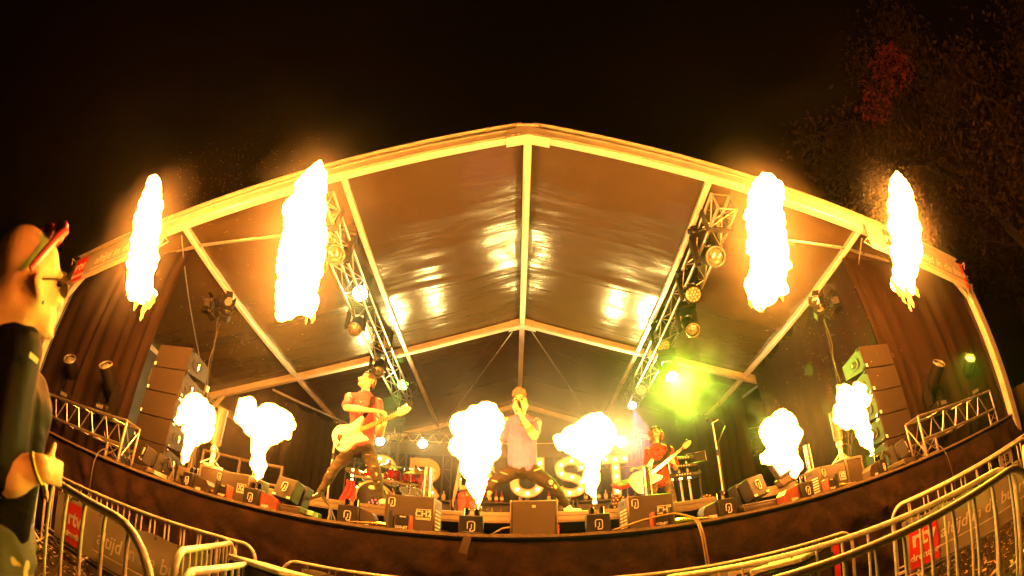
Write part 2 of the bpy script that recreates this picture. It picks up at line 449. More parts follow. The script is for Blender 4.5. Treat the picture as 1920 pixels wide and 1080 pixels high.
def flame(label, Y, chain, group, seed, curl=.060, droop=None, lean=0.):
    """chain: (px, py, radius in px) traced in the photograph, on the plane at depth Y"""
    rr = random.Random(seed); balls = []; pts = []
    for px, py, pr in chain:
        c = at(px, py, Y=Y); q = hypot(px-960, py-540); th = 2*asin(q/(2*FPX))
        r = (1.24 if Y < 4 else 1.10)*pr*(c - Vector((0, 0, CAMZ))).length*sqrt(sin(th)/q/(FPX*cos(th/2)))
        pts.append((c, r))
    for i, (c, r) in enumerate(pts):
        balls.append((c + Vector((0, rr.uniform(-.15, .15)*r, 0)), r*.93))
        if i+1 < len(pts):
            c2, r2 = pts[i+1]
            d = (c2-c).length; n = int(d/max(.05, .5*min(r, r2)))
            if d < 2.8*(r + r2):
                for k in range(1, min(n, 6)):
                    t = k/min(n, 6); balls.append((c.lerp(c2, t), (r*(1-t) + r2*t)*.9))
        if r > .12:
            for k in range(7):
                a = rr.uniform(0, 2*pi); b = rr.uniform(-1, 1)
                d = Vector((cos(a), .8*b, sin(a)))
                balls.append((c + d.normalized()*r*.72, r*rr.uniform(.20, .36)))
    vox = .030
    me = blob_mesh('flame', balls, vox)
    lo = min(c.z - r for c, r in pts)
    sv = Vector((seed*3.1, seed*1.7, 0))
    me.calc_loop_triangles() if False else None
    nrm = [v.normal.copy() for v in me.vertices]
    for v, n in zip(me.vertices, nrm):
        p = v.co*1.0
        d = 0.
        f = 3.6; a = curl
        for o_ in range(4):
            q = Vector((p.x*f, p.y*f, p.z*f*(.55 if Y < 4 else .8))) + sv
            dd, _ = noise.voronoi(q)
            d += a*(.62 - dd[0]*1.35)
            f *= 2.0; a *= .58
        v.co += n*d
        v.co.z += .04*noise.noise(p*5 + sv)
    o = ob('flame', me, M_flame if Y < 4 else M_flame_low)
    for p in me.polygons: p.use_smooth = True
    # shift so that the thing's origin lies at the flame's foot
    c0 = pts[-1][0]; me.transform(TR(*(-c0))); o.location = c0
    tag(o, label, 'flame', group)
    if droop:
        for px, py, w_, h_ in droop:
            t = MB()
            c = at(px, py, Y=Y); s_ = (at(px+1, py, Y=Y)-at(px, py, Y=Y)).length
            k = 6; pp = [c - c0 + Vector((rr.uniform(-.2, .2)*w_*s_, 0, h_*s_*(.5 - i/k))) for i in range(k+1)]
            t.tube(pp, 1, 6, rs=[max(.004, w_*s_*.5*sin(pi*(.15 + .8*i/k))) for i in range(k+1)])
            ob('flame_tongue', t, M_tip if h_ > 30 else M_wisp, o)
    return o
GU, GL = 'flame columns high above the stage edge', 'mushrooming flame jets at the stage edge'
flame('far left tall narrow flame column in front of left banner', 2.95,
      [(288,348,12),(281,385,23),(276,425,27),(271,470,29),(267,510,29),(264,542,25),(250,560,7),(272,562,14),(286,556,9),(270,578,4)], GU, 1,
      droop=[(258,572,6,22),(272,582,7,28),(285,570,7,22),(247,552,5,14),(266,600,4,10)])
flame('widest and longest flame column, crossing the roof beam left of centre', 2.95,
      [(597,308,8),(591,330,18),(582,360,27),(573,405,38),(571,450,42),(566,500,44),(556,540,37),(538,578,18),(526,600,7),(577,575,20),(583,597,7)], GU, 2,
      droop=[(530,596,7,20),(588,600,7,18),(575,604,4,14)])
flame('flame column crossing the roof beam right of centre', 2.95,
      [(1440,332,12),(1437,355,29),(1434,400,36),(1438,450,39),(1445,490,38),(1436,525,34),(1427,553,26),(1412,570,9),(1462,545,8)], GU, 3,
      droop=[(1408,566,7,16),(1466,552,6,16),(1428,576,6,10)])
flame('far right tall flame column against dark trees', 2.95,
      [(1682,328,11),(1687,352,22),(1690,392,28),(1695,432,30),(1700,462,29),(1697,496,26),(1693,520,20),(1677,528,7),(1706,536,9)], GU, 4,
      droop=[(1690,545,6,24),(1704,550,7,26),(1680,535,5,20),(1718,540,5,14),(1706,570,3,10)])
flame('leftmost low flame puff beside left loudspeaker stack', 4.5,
      [(366,768,27),(348,786,20),(388,788,24),(372,808,26),(398,815,10),(359,838,13),(351,858,9),(345,873,4)], GL, 5, .08)
flame('heart shaped low flame burst left of guitarist', 4.5,
      [(462,766,22),(455,785,18),(478,795,26),(520,796,36),(545,800,14),(500,820,24),(488,848,18),(486,872,17),(489,892,10),(484,908,3)], GL, 6, .055)
flame('big low flame burst covering the singer from his left elbow to boot', 4.5,
      [(905,783,32),(872,798,28),(918,800,30),(866,838,24),(902,835,42),(896,872,32),(898,905,22),(899,932,14),(899,957,3)], GL, 7, .055)
flame('low mushroom flame between singer and bassist', 4.5,
      [(1110,797,27),(1132,806,26),(1084,814,24),(1058,830,20),(1104,836,34),(1146,820,14),(1116,864,17),(1111,890,20),(1110,914,13),(1118,934,8),(1118,952,2)], GL, 8, .055)
flame('low flame cloud over the white flat light panel', 4.5,
      [(1470,796,32),(1448,810,24),(1492,812,20),(1468,838,30),(1442,852,12),(1434,864,5),(1488,850,17),(1502,872,13),(1492,886,9)], GL, 9, .055)
flame('rightmost low flame licking the right loudspeaker stack', 4.4,
      [(1613,724,17),(1590,742,24),(1620,745,15),(1578,768,17),(1570,785,10),(1608,778,21),(1621,805,16),(1631,830,11),(1640,852,3)], GL, 10, .08)
# ------------------------------------------------------------------ stage
M_molton = mat('dusty black molton cloth', (.011, .0042, .002), .9, var=.5, scale=2.6, bump=.9, bscale=18, col2=(.042, .018, .008), detail=12, ramp=(.46, .80), spec=.2)
M_deck = mat('worn brown stage plywood', (.16, .11, .07), .6, var=.4, scale=5, bump=.2)
M_edge = mat('pale scuffed deck edge', (.22, .17, .11), .6, var=.5, scale=14)
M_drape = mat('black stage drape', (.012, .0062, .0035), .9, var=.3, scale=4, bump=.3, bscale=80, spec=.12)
M_drapeg = mat('dark drape tinted green lit', (.016, .014, .006), .9, var=.3, scale=4, bump=.3, bscale=80, spec=.12)  # green lamp light on the cloth is mixed into this colour
stage = thing('stage', 'wide black skirted concert stage with a lower front lip and raised deck', 'stage', (0, EDGE, 0))
def sp(name, mb, m, **k): return ob(name, mb, m, stage, **k)
b = MB(); b.box((0, .47, DECK-.05), (17.9, .90, .09), None, .005); sp('lip_deck', b, M_deck)
b = MB(); b.box((0, -.012, DECK-.012), (17.9, .06, .026)); sp('deck_edge', b, M_edge)
b = MB()
for i in range(130):                                   # ragged tape and splinters along the deck edge
    x = rnd.uniform(-4.8, 4.8); b.box((x, .03 + rnd.uniform(0, .05), DECK + .004 + rnd.random()*.006), (rnd.uniform(.02, .16), rnd.uniform(.02, .05), .008), RZ(rnd.uniform(-.3, .3)))
tag(sp('deck_debris', b, M_edge), kind='stuff')
m = MB()
def P(u, v):
    x = -8.95 + 17.9*u; z0 = ground_z(x, EDGE) - .03; z = DECK - .024 - (DECK - .024 - z0)*v
    fold = .06*noise.noise(Vector((x*2.6, z*.35, 1))) + .09*noise.noise(Vector((x*.7 + z*.5, z*.9, 5))) + .03*noise.noise(Vector((x*3.5 + z*4.2, z*2.3 - x*.8, 9))) + .012*noise.noise(Vector((x*9 - z*6, z*4, 2)))
    return (x, -.008 - .05*min(1, v*7)*0 - min(1, v*4)*(.03 + abs(fold)*1.5) + (0 if v else .05), z)
m.grid(P, 420, 34); sp('skirt', m, M_molton)
b = MB(); b.box((0, 2.9 + RY0 - EDGE, RISER-.05), (9.2, 5.8, .06)); sp('raised_deck', b, M_deck)
for i in range(5):
    b = MB(); x0 = -4.6 + i*1.84
    b.box((x0 + .92, RY0 - EDGE, RISER - .065), (1.832, .05, .13), None, .006)
    b.box((x0 + .92, RY0 - EDGE - .028, RISER - .035), (1.82, .008, .02)); b.box((x0 + .92, RY0 - EDGE - .028, RISER - .098), (1.82, .008, .02))
    sp('edge_beam', b, mat('aluminium deck profile', (.13, .11, .08), .5, .3, var=.3, scale=8))
    for xx in (x0 + .06, x0 + 1.78):
        b = MB(); b.box((xx, RY0 - EDGE + .01, DECK + .11), (.06, .06, .22)); sp('leg', b, MATS['aluminium deck profile'])
b = MB(); b.box((0, RY0 - EDGE + .9, DECK + .1), (9.0, .03, .24)); sp('under_deck_cloth', b, M_molton)
for s in (-1, 1):
    b = MB(); b.box((s*6.8, 3.3, DECK - .05), (4.3, 4.6, .08)); sp('wing_deck', b, M_deck)
b = MB(); b.box((0, 4.6, DECK - .35), (17.6, 8.0, .05)); sp('under_floor', b, M_molton)

# tape strip on the skirt
p = MB(); c = at(876, 1022, Y=EDGE - .085)
p.box((0, 0, 0), (.07, .004, .17), RY(radians(14)))
tag(ob('tape_strip', p, mat('brown gaffer tape', (.10, .075, .05), .4, var=.2)), 'strip of shiny tape stuck on the stage skirt below a small flame box', 'tape').location = c

# ------------------------------------------------------------------ drapes
def drape(label, A, B, zb, m, folds, amp=.05, seed=0, gather=None, spread=0., hooks=0, sag=0.):
    """cloth hung between A and B; gather pulls the folds to one end, sag scallops the head between hooks"""
    A, B = Vector(A), Vector(B); d = B - A; hor = Vector((d.x, d.y, 0)); L_ = hor.length; hor.normalize(); nn = Vector((hor.y, -hor.x, 0))
    mb = MB()
    def P(u, v):
        t = u**gather if gather else u
        top = A + d*t
        if hooks: top.z -= sag*abs(sin(pi*u*hooks))**1.3*(1 - .3*sin(7*u))
        z = top.z + (zb - top.z)*v
        ph = folds*2*pi*u + 2.6*noise.noise(Vector((u*5, seed, v*.8)))
        a = amp*(.35 + .65*abs(noise.noise(Vector((u*4, seed + 3, .2)))) * 2)
        off = sin(ph)*a*(.45 + .75*v) + .9*a*noise.noise(Vector((u*folds*1.1, seed*2, v*1.5)))
        return top.xy.to_3d() + hor*spread*v*(t - .5) + nn*off + Vector((0, 0, z))
    mb.grid(P, max(90, folds*14), 30)
    o = ob('stage_drape', mb, m)
    tag(o, label, 'curtain')
    c = A.copy(); c.z = zb; o.data.transform(TR(*(-c))); o.location = c
    if hooks:
        for k in range(hooks+1):
            h = MB(); p = A + d*(k/hooks) - c; h.tube([p + Vector((0, 0, -.05)), p + Vector((.02, -.03, .04)), p + Vector((0, 0, .12))], .008, 5)
            ob('tie', h, M_rubber, o)
    return o
drape('tall dark drape fanning down beside the left tent post', (-8.29, 4.34, 4.72), (-5.62, 4.78, 5.50), DECK, M_drape, 8, .05, 1, gather=.8)
drape('tall dark drape folding between right loudspeaker stack and right tent post', (5.95, 4.95, 5.50), (8.70, 4.34, 4.70), DECK, M_drape, 7, .045, 2, gather=1.25)
drape('long dark drape scalloped along the right roof purlin', (6.02, 9.3, 5.42), (5.97, 4.98, 5.45), DECK, M_drape, 9, .04, 3, hooks=6, sag=.22)
drape('dark drape tinted as green lit, gathered behind the guitarist at the left', (-6.05, 9.85, 5.0), (-4.2, 12.4, 4.95), DECK, M_drapeg, 12, .06, 4, hooks=5, sag=.10)
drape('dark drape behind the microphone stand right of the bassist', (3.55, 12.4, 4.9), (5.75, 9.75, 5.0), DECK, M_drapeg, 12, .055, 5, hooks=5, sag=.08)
drape('wide black backdrop behind the bar shelves', (-6.5, 12.9, 4.62), (6.6, 12.9, 4.62), DECK, M_drape, 44, .05, 6)
for s, lab in ((-1, 'pale sloping drape pipe behind the guitarist'), (1, 'pale sloping drape pipe behind the microphone at right')):
    a = Vector((-6.13, 9.75, 5.10)) if s < 0 else Vector(at(1470, 682, Z=5.2)); e = Vector((-4.1, 12.5, 5.06)) if s < 0 else Vector(at(1286, 818, Z=5.06))
    b = MB(); b.tube([(0, 0, 0), e - a], .035, 10)
    t = ob('drape_pipe', b, M_alu2); t.location = a
    for k in (.3, .6, .85):
        c = MB(); c.cyl((e-a)*k - (e-a).normalized()*.03, (e-a)*k + (e-a).normalized()*.03, .042, 10); ob('collar', c, M_steel, t)
    tag(t, lab, 'pipe')

# ------------------------------------------------------------------ banners on the gable
M_ban = mat('grey printed banner vinyl', (.31, .295, .24), .42, var=.18, scale=2.5, bump=.25, bscale=7)
def see_light(m, k):
    nt = m.node_tree; N, L = nt.nodes, nt.links; b = N['Principled BSDF']; tr = N.new('ShaderNodeBsdfTranslucent'); mx = N.new('ShaderNodeMixShader'); mx.inputs[0].default_value = k
    src = b.inputs['Base Color'].links[0].from_socket; L.new(src, tr.inputs[0]); L.new(b.outputs[0], mx.inputs[1]); L.new(tr.outputs[0], mx.inputs[2]); L.new(mx.outputs[0], N['Material Output'].inputs[0])
see_light(M_ban, .15)
M_red = mat('red print', (.62, .028, .03), .5, var=.12); see_light(M_red, .15)
M_print = mat('white banner print', (.72, .70, .62), .5, var=.08); see_light(M_print, .15)
M_hem = mat('pale banner hem', (.42, .40, .33), .5, var=.15)
M_cord = mat('pale cord', (.5, .45, .32), .7, var=.2)
def logo_patch(parent, M, wd, ht, shear=0.):
    p = MB(); p.prism([(-wd/2, -ht/2), (wd/2, -ht/2), (wd/2, ht/2), (-wd/2, ht/2)], .004, M @ TR(0, -.004, 0)); q = ob('logo_patch', p, M_red, parent)
    lettering('rtv', ht*.52, M_print, q, M @ TR(0, -.006, ht*.13), depth=.001, bold=ht*.014)
    lettering('drenthe', ht*.225, M_print, q, M @ TR(0, -.006, -ht*.27), depth=.001, bold=ht*.005)
    return q
def slogan(parent, M, size):
    lettering('altijd in de buurt', size, M_print, parent, M @ TR(0, -.006, 0), depth=.001, shear=.22, bold=.0015)
    u = MB(); u.tube([M @ Vector((-size*3.6 + i*size*.9, -.007, -size*.72 + .02*size*sin(i))) for i in range(9)], size*.035, 4); ob('underline', u, M_print, parent)
def gable_banner(label, A, B, ht, logo_t, text_t, stripe):
    """A left top, B right top in the gable plane"""
    A, B = Vector(A), Vector(B); d = B - A; L_ = d.length; ang = atan2(d.z, d.x)
    o = thing('gable_banner', label, 'banner', (A+B)/2, (0, -ang, 0))
    m = MB(); m.grid(lambda u, v: ((u-.5)*L_, .012*noise.noise(Vector((u*5, v*2, L_))), -ht*v), 50, 12); ob('sheet', m, M_ban, o)
    h = MB(); h.box((0, -.004, -ht*.955), (L_, .006, ht*.20)); ob('hem', h, M_hem, o)
    logo_patch(o, TR(logo_t*L_, -.018, -ht*.54), ht*.60, ht*.92)
    slogan(o, TR(text_t*L_, -.018, -ht*.50), ht*.42)
    if stripe: 
        b = MB(); b.box((L_/2 - .05, -.02, -ht/2), (.10, .006, ht)); ob('red_stripe', b, M_red, o)
    for sx in (-1, 1):
        for k in range(2):
            c = MB(); p = Vector((sx*L_/2, -.01, -.03 - k*(ht-.06)))
            c.tube([p, p + Vector((sx*.10, -.05, .08)), p + Vector((sx*.16, .02, .02)), p + Vector((sx*.05, -.04, -.10))], .008, 5); ob('tie_cord', c, M_cord, o)
    return o
gable_banner('grey banner with red square logo under the left end of the gable beam', (-8.28, 4.02, 4.70), (-5.75, 4.02, 5.47), .60, -.39, .12, False)
gable_banner('grey banner with a red end stripe under the right end of the gable beam', (5.95, 4.02, 5.53), (8.75, 4.02, 4.67), .62, -.30, .24, True)

# ------------------------------------------------------------------ trusses
UNIT = {}
def rod(parent, a, b, r, m, name='brace', n=7):
    k = (round(r, 4), m.name, name)
    if k not in UNIT: UNIT[k] = MB().cyl((0,0,0), (0,0,1), r, n).mesh(name); UNIT[k].materials.append(m)
    o = bpy.data.objects.new(name, UNIT[k]); COL.objects.link(o); o.parent = parent
    a, b = Vector(a), Vector(b); d = b - a
    o.location = a; o.rotation_mode = 'QUATERNION'; o.rotation_quaternion = d.to_track_quat('Z', 'Y'); o.scale = (1, 1, d.length)
    return o
def box_truss(t, L_, s, seg, rc=.025, rb=.010, axis='Y', m=None):
    """square truss along +Y of the thing, side s, centred on the axis"""
    m = m or M_alu2; h = s/2
    cs = [(-h, -h), (h, -h), (h, h), (-h, h)]
    for x, z in cs: rod(t, (x, 0, z), (x, L_, z), rc, m, 'chord', 10)
    n = max(1, int(round(L_/seg)))
    for k in range(4):
        (x0, z0), (x1, z1) = cs[k], cs[(k+1) % 4]
        for i in range(n):
            ya, yb = L_*i/n, L_*(i+1)/n
            if (i + k) % 2: rod(t, (x0, ya, z0), (x1, yb, z1), rb, m)
            else: rod(t, (x1, ya, z1), (x0, yb, z0), rb, m)
        for y in (0.02, L_-.02): rod(t, (x0, y, z0), (x1, y, z1), rb, m, 'end_brace')
    return t
for s, lab in ((-1, 'long silver lighting truss hung under the roof left of the ridge'), (1, 'long silver lighting truss hung under the roof right of the ridge')):
    x = -2.98 if s < 0 else 3.30
    t = thing('roof_truss', lab, 'truss', (x, 4.38, 6.06), (radians(-2.0), 0, 0), 'lighting trusses under the tent roof')
    box_truss(t, 7.3, .34, .42, .028, .011)
    c = MB(); c.box((0, .45, -.20), (.46, .10, .04)); c.box((0, .45, .2), (.46, .1, .04)); c.box((-.21, .45, 0), (.03, .1, .42)); c.box((.21, .45, 0), (.03, .1, .42))
    ob('truss_collar', c, M_black, t)
    for yy in (.3, 5.35):
        c = MB(); c.tube([(-.15, yy, .15), (-s*.02, yy, .36), (.15, yy, .15)], .022, 6); c.cyl((0, yy, .3), (s*-.02, yy, .55), .03, 8); ob('sling', c, M_black, t)
def wing_truss(label, x0, x1, tilt):
    L_ = x1 - x0
    t = thing('wing_truss', label, 'truss', (x0, 4.55, DECK), (0, 0, -pi/2), 'short silver trusses on the stage wings')
    # along the thing's +Y (world +X)
    h = .40; s = .30
    for z in (h, h + .26 - .06):
        for q in (-s/2, s/2): rod(t, (q, 0, z - .12 if z == h else z + .04), (q, L_, z - .12 if z == h else z + .04), .025, M_alu2, 'chord', 10)
    zl, zu = h - .12, h + .24
    n = 9
    for q in (-s/2, s/2):
        for i in range(n):
            ya, yb = .35 + (L_-.7)*i/n, .35 + (L_-.7)*(i+1)/n
            rod(t, (q, ya, zl if i % 2 else zu), (q, yb, zu if i % 2 else zl), .010, M_alu2)
    for z in (zl, zu):
        for i in range(n):
            ya, yb = .35 + (L_-.7)*i/n, .35 + (L_-.7)*(i+1)/n
            rod(t, (-s/2 if i % 2 else s/2, ya, z), (s/2 if i % 2 else -s/2, yb, z), .009, M_alu2)
    for y in (0, .33, L_-.33, L_):
        for q in (-s/2, s/2): rod(t, (q, y, 0), (q, y, zu if y in (0, L_) else zl), .025, M_alu2, 'leg', 10)
    for y in (0, L_):
        rod(t, (-s/2, y, .06), (s/2, y, zu-.05), .010, M_alu2); rod(t, (s/2, y, .06), (-s/2, y, zu-.05), .010, M_alu2)
        rod(t, (-s/2, y, .03), (s/2, y, .03), .014, M_alu2, 'foot_bar'); rod(t, (-s/2, y, zu), (s/2, y, zu), .018, M_alu2, 'end_bar')
    for y in (.165, L_-.165):
        for q in (-s/2, s/2):
            rod(t, (q, y-.16, .05), (q, y+.16, zl-.03), .010, M_alu2); rod(t, (q, y+.16, .05), (q, y-.16, zl-.03), .010, M_alu2)
            rod(t, (q, y-.165, .03), (q, y+.165, .03), .014, M_alu2, 'foot_bar')
    return t
wing_truss('silver truss bench carrying two lights on the left stage wing', -7.82, -5.18, 0)
wing_truss('silver truss bench carrying two lights on the right stage wing', 5.70, 8.42, 0)

# ------------------------------------------------------------------ moving lights
M_lens = mat('moving light lens', (.20, .19, .16), .06, .25, var=.5, scale=20, spec=.9, coat=.8)
M_bodyp = mat('moving light shell', (.007,.0055,.004), .55, 0., var=.3, scale=12, spec=.15)
LIT = {'white': emit('lit white lens', (1, .98, .85), 30), 'green': emit('lit green lens', (.55, 1, .03), 14), 'pink': emit('lit pink lens', (1, .55, .55), 26),
       'lime': emit('lit lime lens', (.35, 1, .10), 20), 'big': emit('lit lime burst lens', (.75, 1, .15), 60), 'strong': emit('lit blinding lens', (1, .90, .55), 90)}
def mover(label, loc, hang, pan, tilt, kind='spot', lit=None, scale=1., group='moving lights on the roof trusses', tube_len=.34):
    t = thing('moving_light', label, 'stage light', loc, (pi if hang else 0, 0, pan), group, scale)
    b = MB(); b.box((0, 0, .055), (.30, .26, .11), None, .018); ob('base', b, M_bodyp, t)
    b = MB(); b.box((0, -.132, .06), (.14, .006, .05)); ob('display', b, mat('grey display', (.12, .12, .10), .2), t)
    if hang:
        b = MB(); b.box((0, 0, -.025), (.32, .06, .03)); b.cyl((-.09, 0, -.02), (-.09, 0, -.10), .03, 8); b.cyl((.09, 0, -.02), (.09, 0, -.10), .03, 8); ob('clamp', b, M_black, t)
    else:
        for fx in (-.12, .12):
            b = MB(); b.cyl((fx, 0, 0), (fx, 0, -.02), .02, 8); ob('foot', b, M_rubber, t)
    for s in (-1, 1):
        b = MB(); b.prism([(-.055, .10), (.055, .10), (.07, .20), (.055, .40), (.025, .44), (-.025, .44), (-.055, .40), (-.07, .20)], .05, TR(s*.155 + (.025 if s < 0 else -.025) + (-.0 if s < 0 else 0), 0, 0) @ RZ(pi/2) @ TR(0, -.0, 0))
        ob('yoke_arm', b, M_bodyp, t)
    H = TR(0, 0, .36) @ RX(tilt)
    b = MB()
    r = .105
    if kind == 'spot':
        prof = [(.02, -.20), (.085, -.19), (.10, -.10), (.10, .04), (r, .06), (r, tube_len - .16 + .04), (r - .012, tube_len - .16 + .045), (r - .014, tube_len - .14)]
    else:
        prof = [(.03, -.13), (.09, -.12), (.125, -.03), (.132, .06), (.132, .10), (.115, .102), (.112, .085)]
    b.lathe(prof, n=18, cap=True); b.v = [H @ Vector(v) for v in b.v]; hd = ob('head', b, M_bodyp, t)
    if kind == 'spot':
        b = MB(); b.lathe([(r - .016, 0), (r - .03, .014), (r - .07, .024), (.001, .028)], a=(0, 0, tube_len - .142), n=18); b.v = [H @ Vector(v) for v in b.v]
        ob('lens', b, LIT[lit] if lit else M_lens, hd)
        b = MB(); b.tube([(cos(k*pi/9)*(r-.006), sin(k*pi/9)*(r-.006), tube_len - .118) for k in range(18)], .012, 6, True); b.v = [H @ Vector(v) for v in b.v]
        ob('lens_ring', b, MATS['grey display'], hd)
    else:
        b = MB(); b.cyl((0, 0, .084), (0, 0, .09), .112, 18); b.v = [H @ Vector(v) for v in b.v]; ob('lens', b, LIT[lit] if lit else M_lens, hd)
        if not lit:
            b = MB()
            for q, nq in ((0, 1), (.045, 6), (.088, 12)):
                for k in range(nq):
                    b.ball((q*cos(2*pi*k/nq), q*sin(2*pi*k/nq), .092), .019, 6, (1, 1, .5))
            b.v = [H @ Vector(v) for v in b.v]; tag(ob('lens_cells', b, M_glassled, hd), kind='stuff')
    return t
M_glassled = mat('led lens cells', (.42, .40, .33), .12, .2, var=.2)
HL = [((635, 480), 'spot', None, 'largest unlit moving light, frontmost on the left roof truss'), ((677, 550), 'wash', 'white', 'moving light blazing white, second on the left roof truss'),
      ((670, 612), 'spot', None, 'unlit moving light below the white blazing one on left truss'), ((722, 648), 'wash', None, 'unlit LED wash light with dotted face in the middle of left truss'),
      ((712, 690), 'spot', None, 'unlit moving light just above the guitarist'), ((757, 720), 'wash', 'lime', 'moving light glowing pale green near the back of left truss'),
      ((768, 752), 'spot', None, 'rearmost unlit moving light on the left truss, beside guitar headstock')]
HR = [((1332, 478), 'spot', None, 'largest unlit moving light, frontmost on the right roof truss'), ((1298, 547), 'wash', None, 'LED wash light with dotted face, second on right truss'),
      ((1294, 608), 'spot', None, 'unlit amber glinting moving light in the middle of right truss'), ((1243, 642), 'wash', None, 'dim LED wash light directly above the green burst'),
      ((1257, 694), 'spot', 'big', 'moving light bursting bright lime green on the right truss'), ((1203, 726), 'wash', None, 'small LED wash light near the back of right truss'),
      ((1186, 750), 'spot', 'pink', 'moving light glowing pink at the back of right truss')]
ML = {}
for lst, X, s in ((HL, -2.98, -1), (HR, 3.30, 1)):
    for i, (px, kind, lit, lab) in enumerate(lst):
        low = i in (2, 4) if s < 0 else i in (2, 4)
        p = at(*px, X=X + s*(.06 if low else -.02))
        zt = 5.86 - .035*(p.y - 4.4)
        p = p + Vector((0, 0, 0))
        sc = 1.6 if i == 0 else 1.32
        dz = .36*sc
        base = Vector((p.x, p.y, p.z + dz))
        tl = radians(42) if i else radians(50)
        t = mover(lab, base, True, (.25 if s < 0 else -.25), -tl, kind, lit, sc); ML[lab] = (base, p)
        if base.z < 5.72:
            h = MB(); h.cyl((0, 0, -.05), (0, 0, -(zt - base.z)/sc), .02, 8); ob('drop_pole', h, M_black, t)
WM = [((145, 707), 'left wing moving light nearer the tent post, its lens up and unlit', None, .35, radians(58)), ((205, 722), 'left wing moving light nearer the loudspeakers, tilted back and unlit', None, .10, radians(52))]
for (px, lab, lit, pan, tl), (bx) in zip(WM, (-7.35, -6.05)):
    mover(lab, (bx, 4.60, DECK + .665), False, pan, tl, 'spot', lit, 1.25, 'moving lights on the wing trusses', .44)
mover('right wing moving light nearer the loudspeakers, tilted and unlit', (6.62, 4.60, DECK + .665), False, .0, radians(54), 'spot', None, 1.25, 'moving lights on the wing trusses', .44)
mover('right wing moving light showing a glowing green lens', (7.95, 4.60, DECK + .665), False, -.35, radians(60), 'spot', 'green', 1.25, 'moving lights on the wing trusses', .44)

# ------------------------------------------------------------------ loudspeakers
def cabinet(label, loc, yaw, group, s=1):
    """line array box, inner side towards +x when s is 1"""
    t = thing('loudspeaker', label, 'loudspeaker', loc, (0, 0, yaw), group)
    wd, h, d, hb = .74, .375, .52, .24
    side = [(0, 0), (0, h), (d, h - .012), (d, h - hb)]
    b = MB(); b.prism([(0, .0), (0, h), (d, h - (h-hb)/2), (d, (h-hb)/2)], wd - .02, TR(-wd/2 + .01, 0, 0) @ Matrix(((0,1,0,0),(1,0,0,0),(0,0,1,0),(0,0,0,1)))); ob('cabinet', b, M_box, t)
    b = MB(); b.box((0, -.012, h/2), (wd, .024, h - .006), None, .006); g_ = ob('grille', b, mat('speaker grille foam', (.020,.014,.009), .85, var=.3, scale=220, bump=.6, bscale=260, spec=.2), t)
    b = MB(); b.box((-wd/2 + .035 if s > 0 else -wd/2 + .035, -.028, .05), (.034, .008, .044)); ob('badge', b, M_white, g_)
    for sx in (-1, 1):
        x = sx*(wd/2)
        b = MB(); b.strip([(.10 + .13 + .12*cos(a)*abs(cos(a))**-.35 if abs(cos(a)) > 1e-3 else .23, h/2 + .085*sin(a)*abs(sin(a))**-.35 if abs(sin(a)) > 1e-3 else h/2) for a in [k*pi/8 for k in range(16)]],
                          [(.23 + .085*cos(a), h/2 + .055*sin(a)) for a in [k*pi/8 for k in range(16)]], .012, TR(x - (.006), 0, 0) @ Matrix(((0,1,0,0),(1,0,0,0),(0,0,1,0),(0,0,0,1))))
        hc = ob('handle_rim', b, M_black, t)
        b = MB(); b.ball((x, .23, h/2), .07, 10, (.25, 1, .8)); ob('handle_cup', b, M_rubber, hc)
        b = MB(); b.tube([(x + sx*.012, .23, h/2 - .05), (x + sx*.02, .23, h/2), (x + sx*.012, .23, h/2 + .05)], .012, 6); ob('handle_grip', b, M_chrome, hc)
        for z in (.03, h - .03):
            b = MB(); b.box((x + sx*.006, .04, z), (.018, .05, .035)); b.cyl((x + sx*.018, .05, z), (x + sx*.024, .05, z), .012, 8); ob('latch', b, M_chrome, t)
    return t
ordw = ['bottom', 'second from bottom', 'middle', 'second from top', 'top']
for s in (-1, 1):
    x0, y0 = (-4.93, 4.72) if s < 0 else (5.52, 4.72)
    for k in range(5):
        cabinet(f'{ordw[k]} box of the {"left" if s < 0 else "right"} line array loudspeaker stack', (x0, y0 + .03*k*0, DECK + .13 + k*.382), radians(-3 if s < 0 else 3)*0, 'stacked line array loudspeakers', -s)
    b = MB(); b.box((0, .27, .065), (.84, .60, .125), None, .01)
    tag(ob('speaker_plinth', b, M_flight), f'low dark plinth under the {"left" if s < 0 else "right"} loudspeaker stack', 'plinth').location = (x0, y0, DECK)
# cable mess and white upright behind the left stack
t = thing('cable_pole', 'pale upright wrapped in cables left of the left loudspeaker stack', 'pole', (-5.52, 5.02, DECK))
b = MB(); b.box((0, 0, .95), (.07, .04, 1.9), None, .004); ob('upright', b, M_alu, t)
for k in range(6):
    b = MB(); x = rnd.uniform(-.10, .12); b.tube([(x + .05*noise.noise(Vector((k, i*.7, 0)))*2, -.05 - .02*k/3, 1.85 - i*.15) for i in range(13)], .011, 6)
    ob('cable', b, M_rubber if k % 2 else M_cord, t)
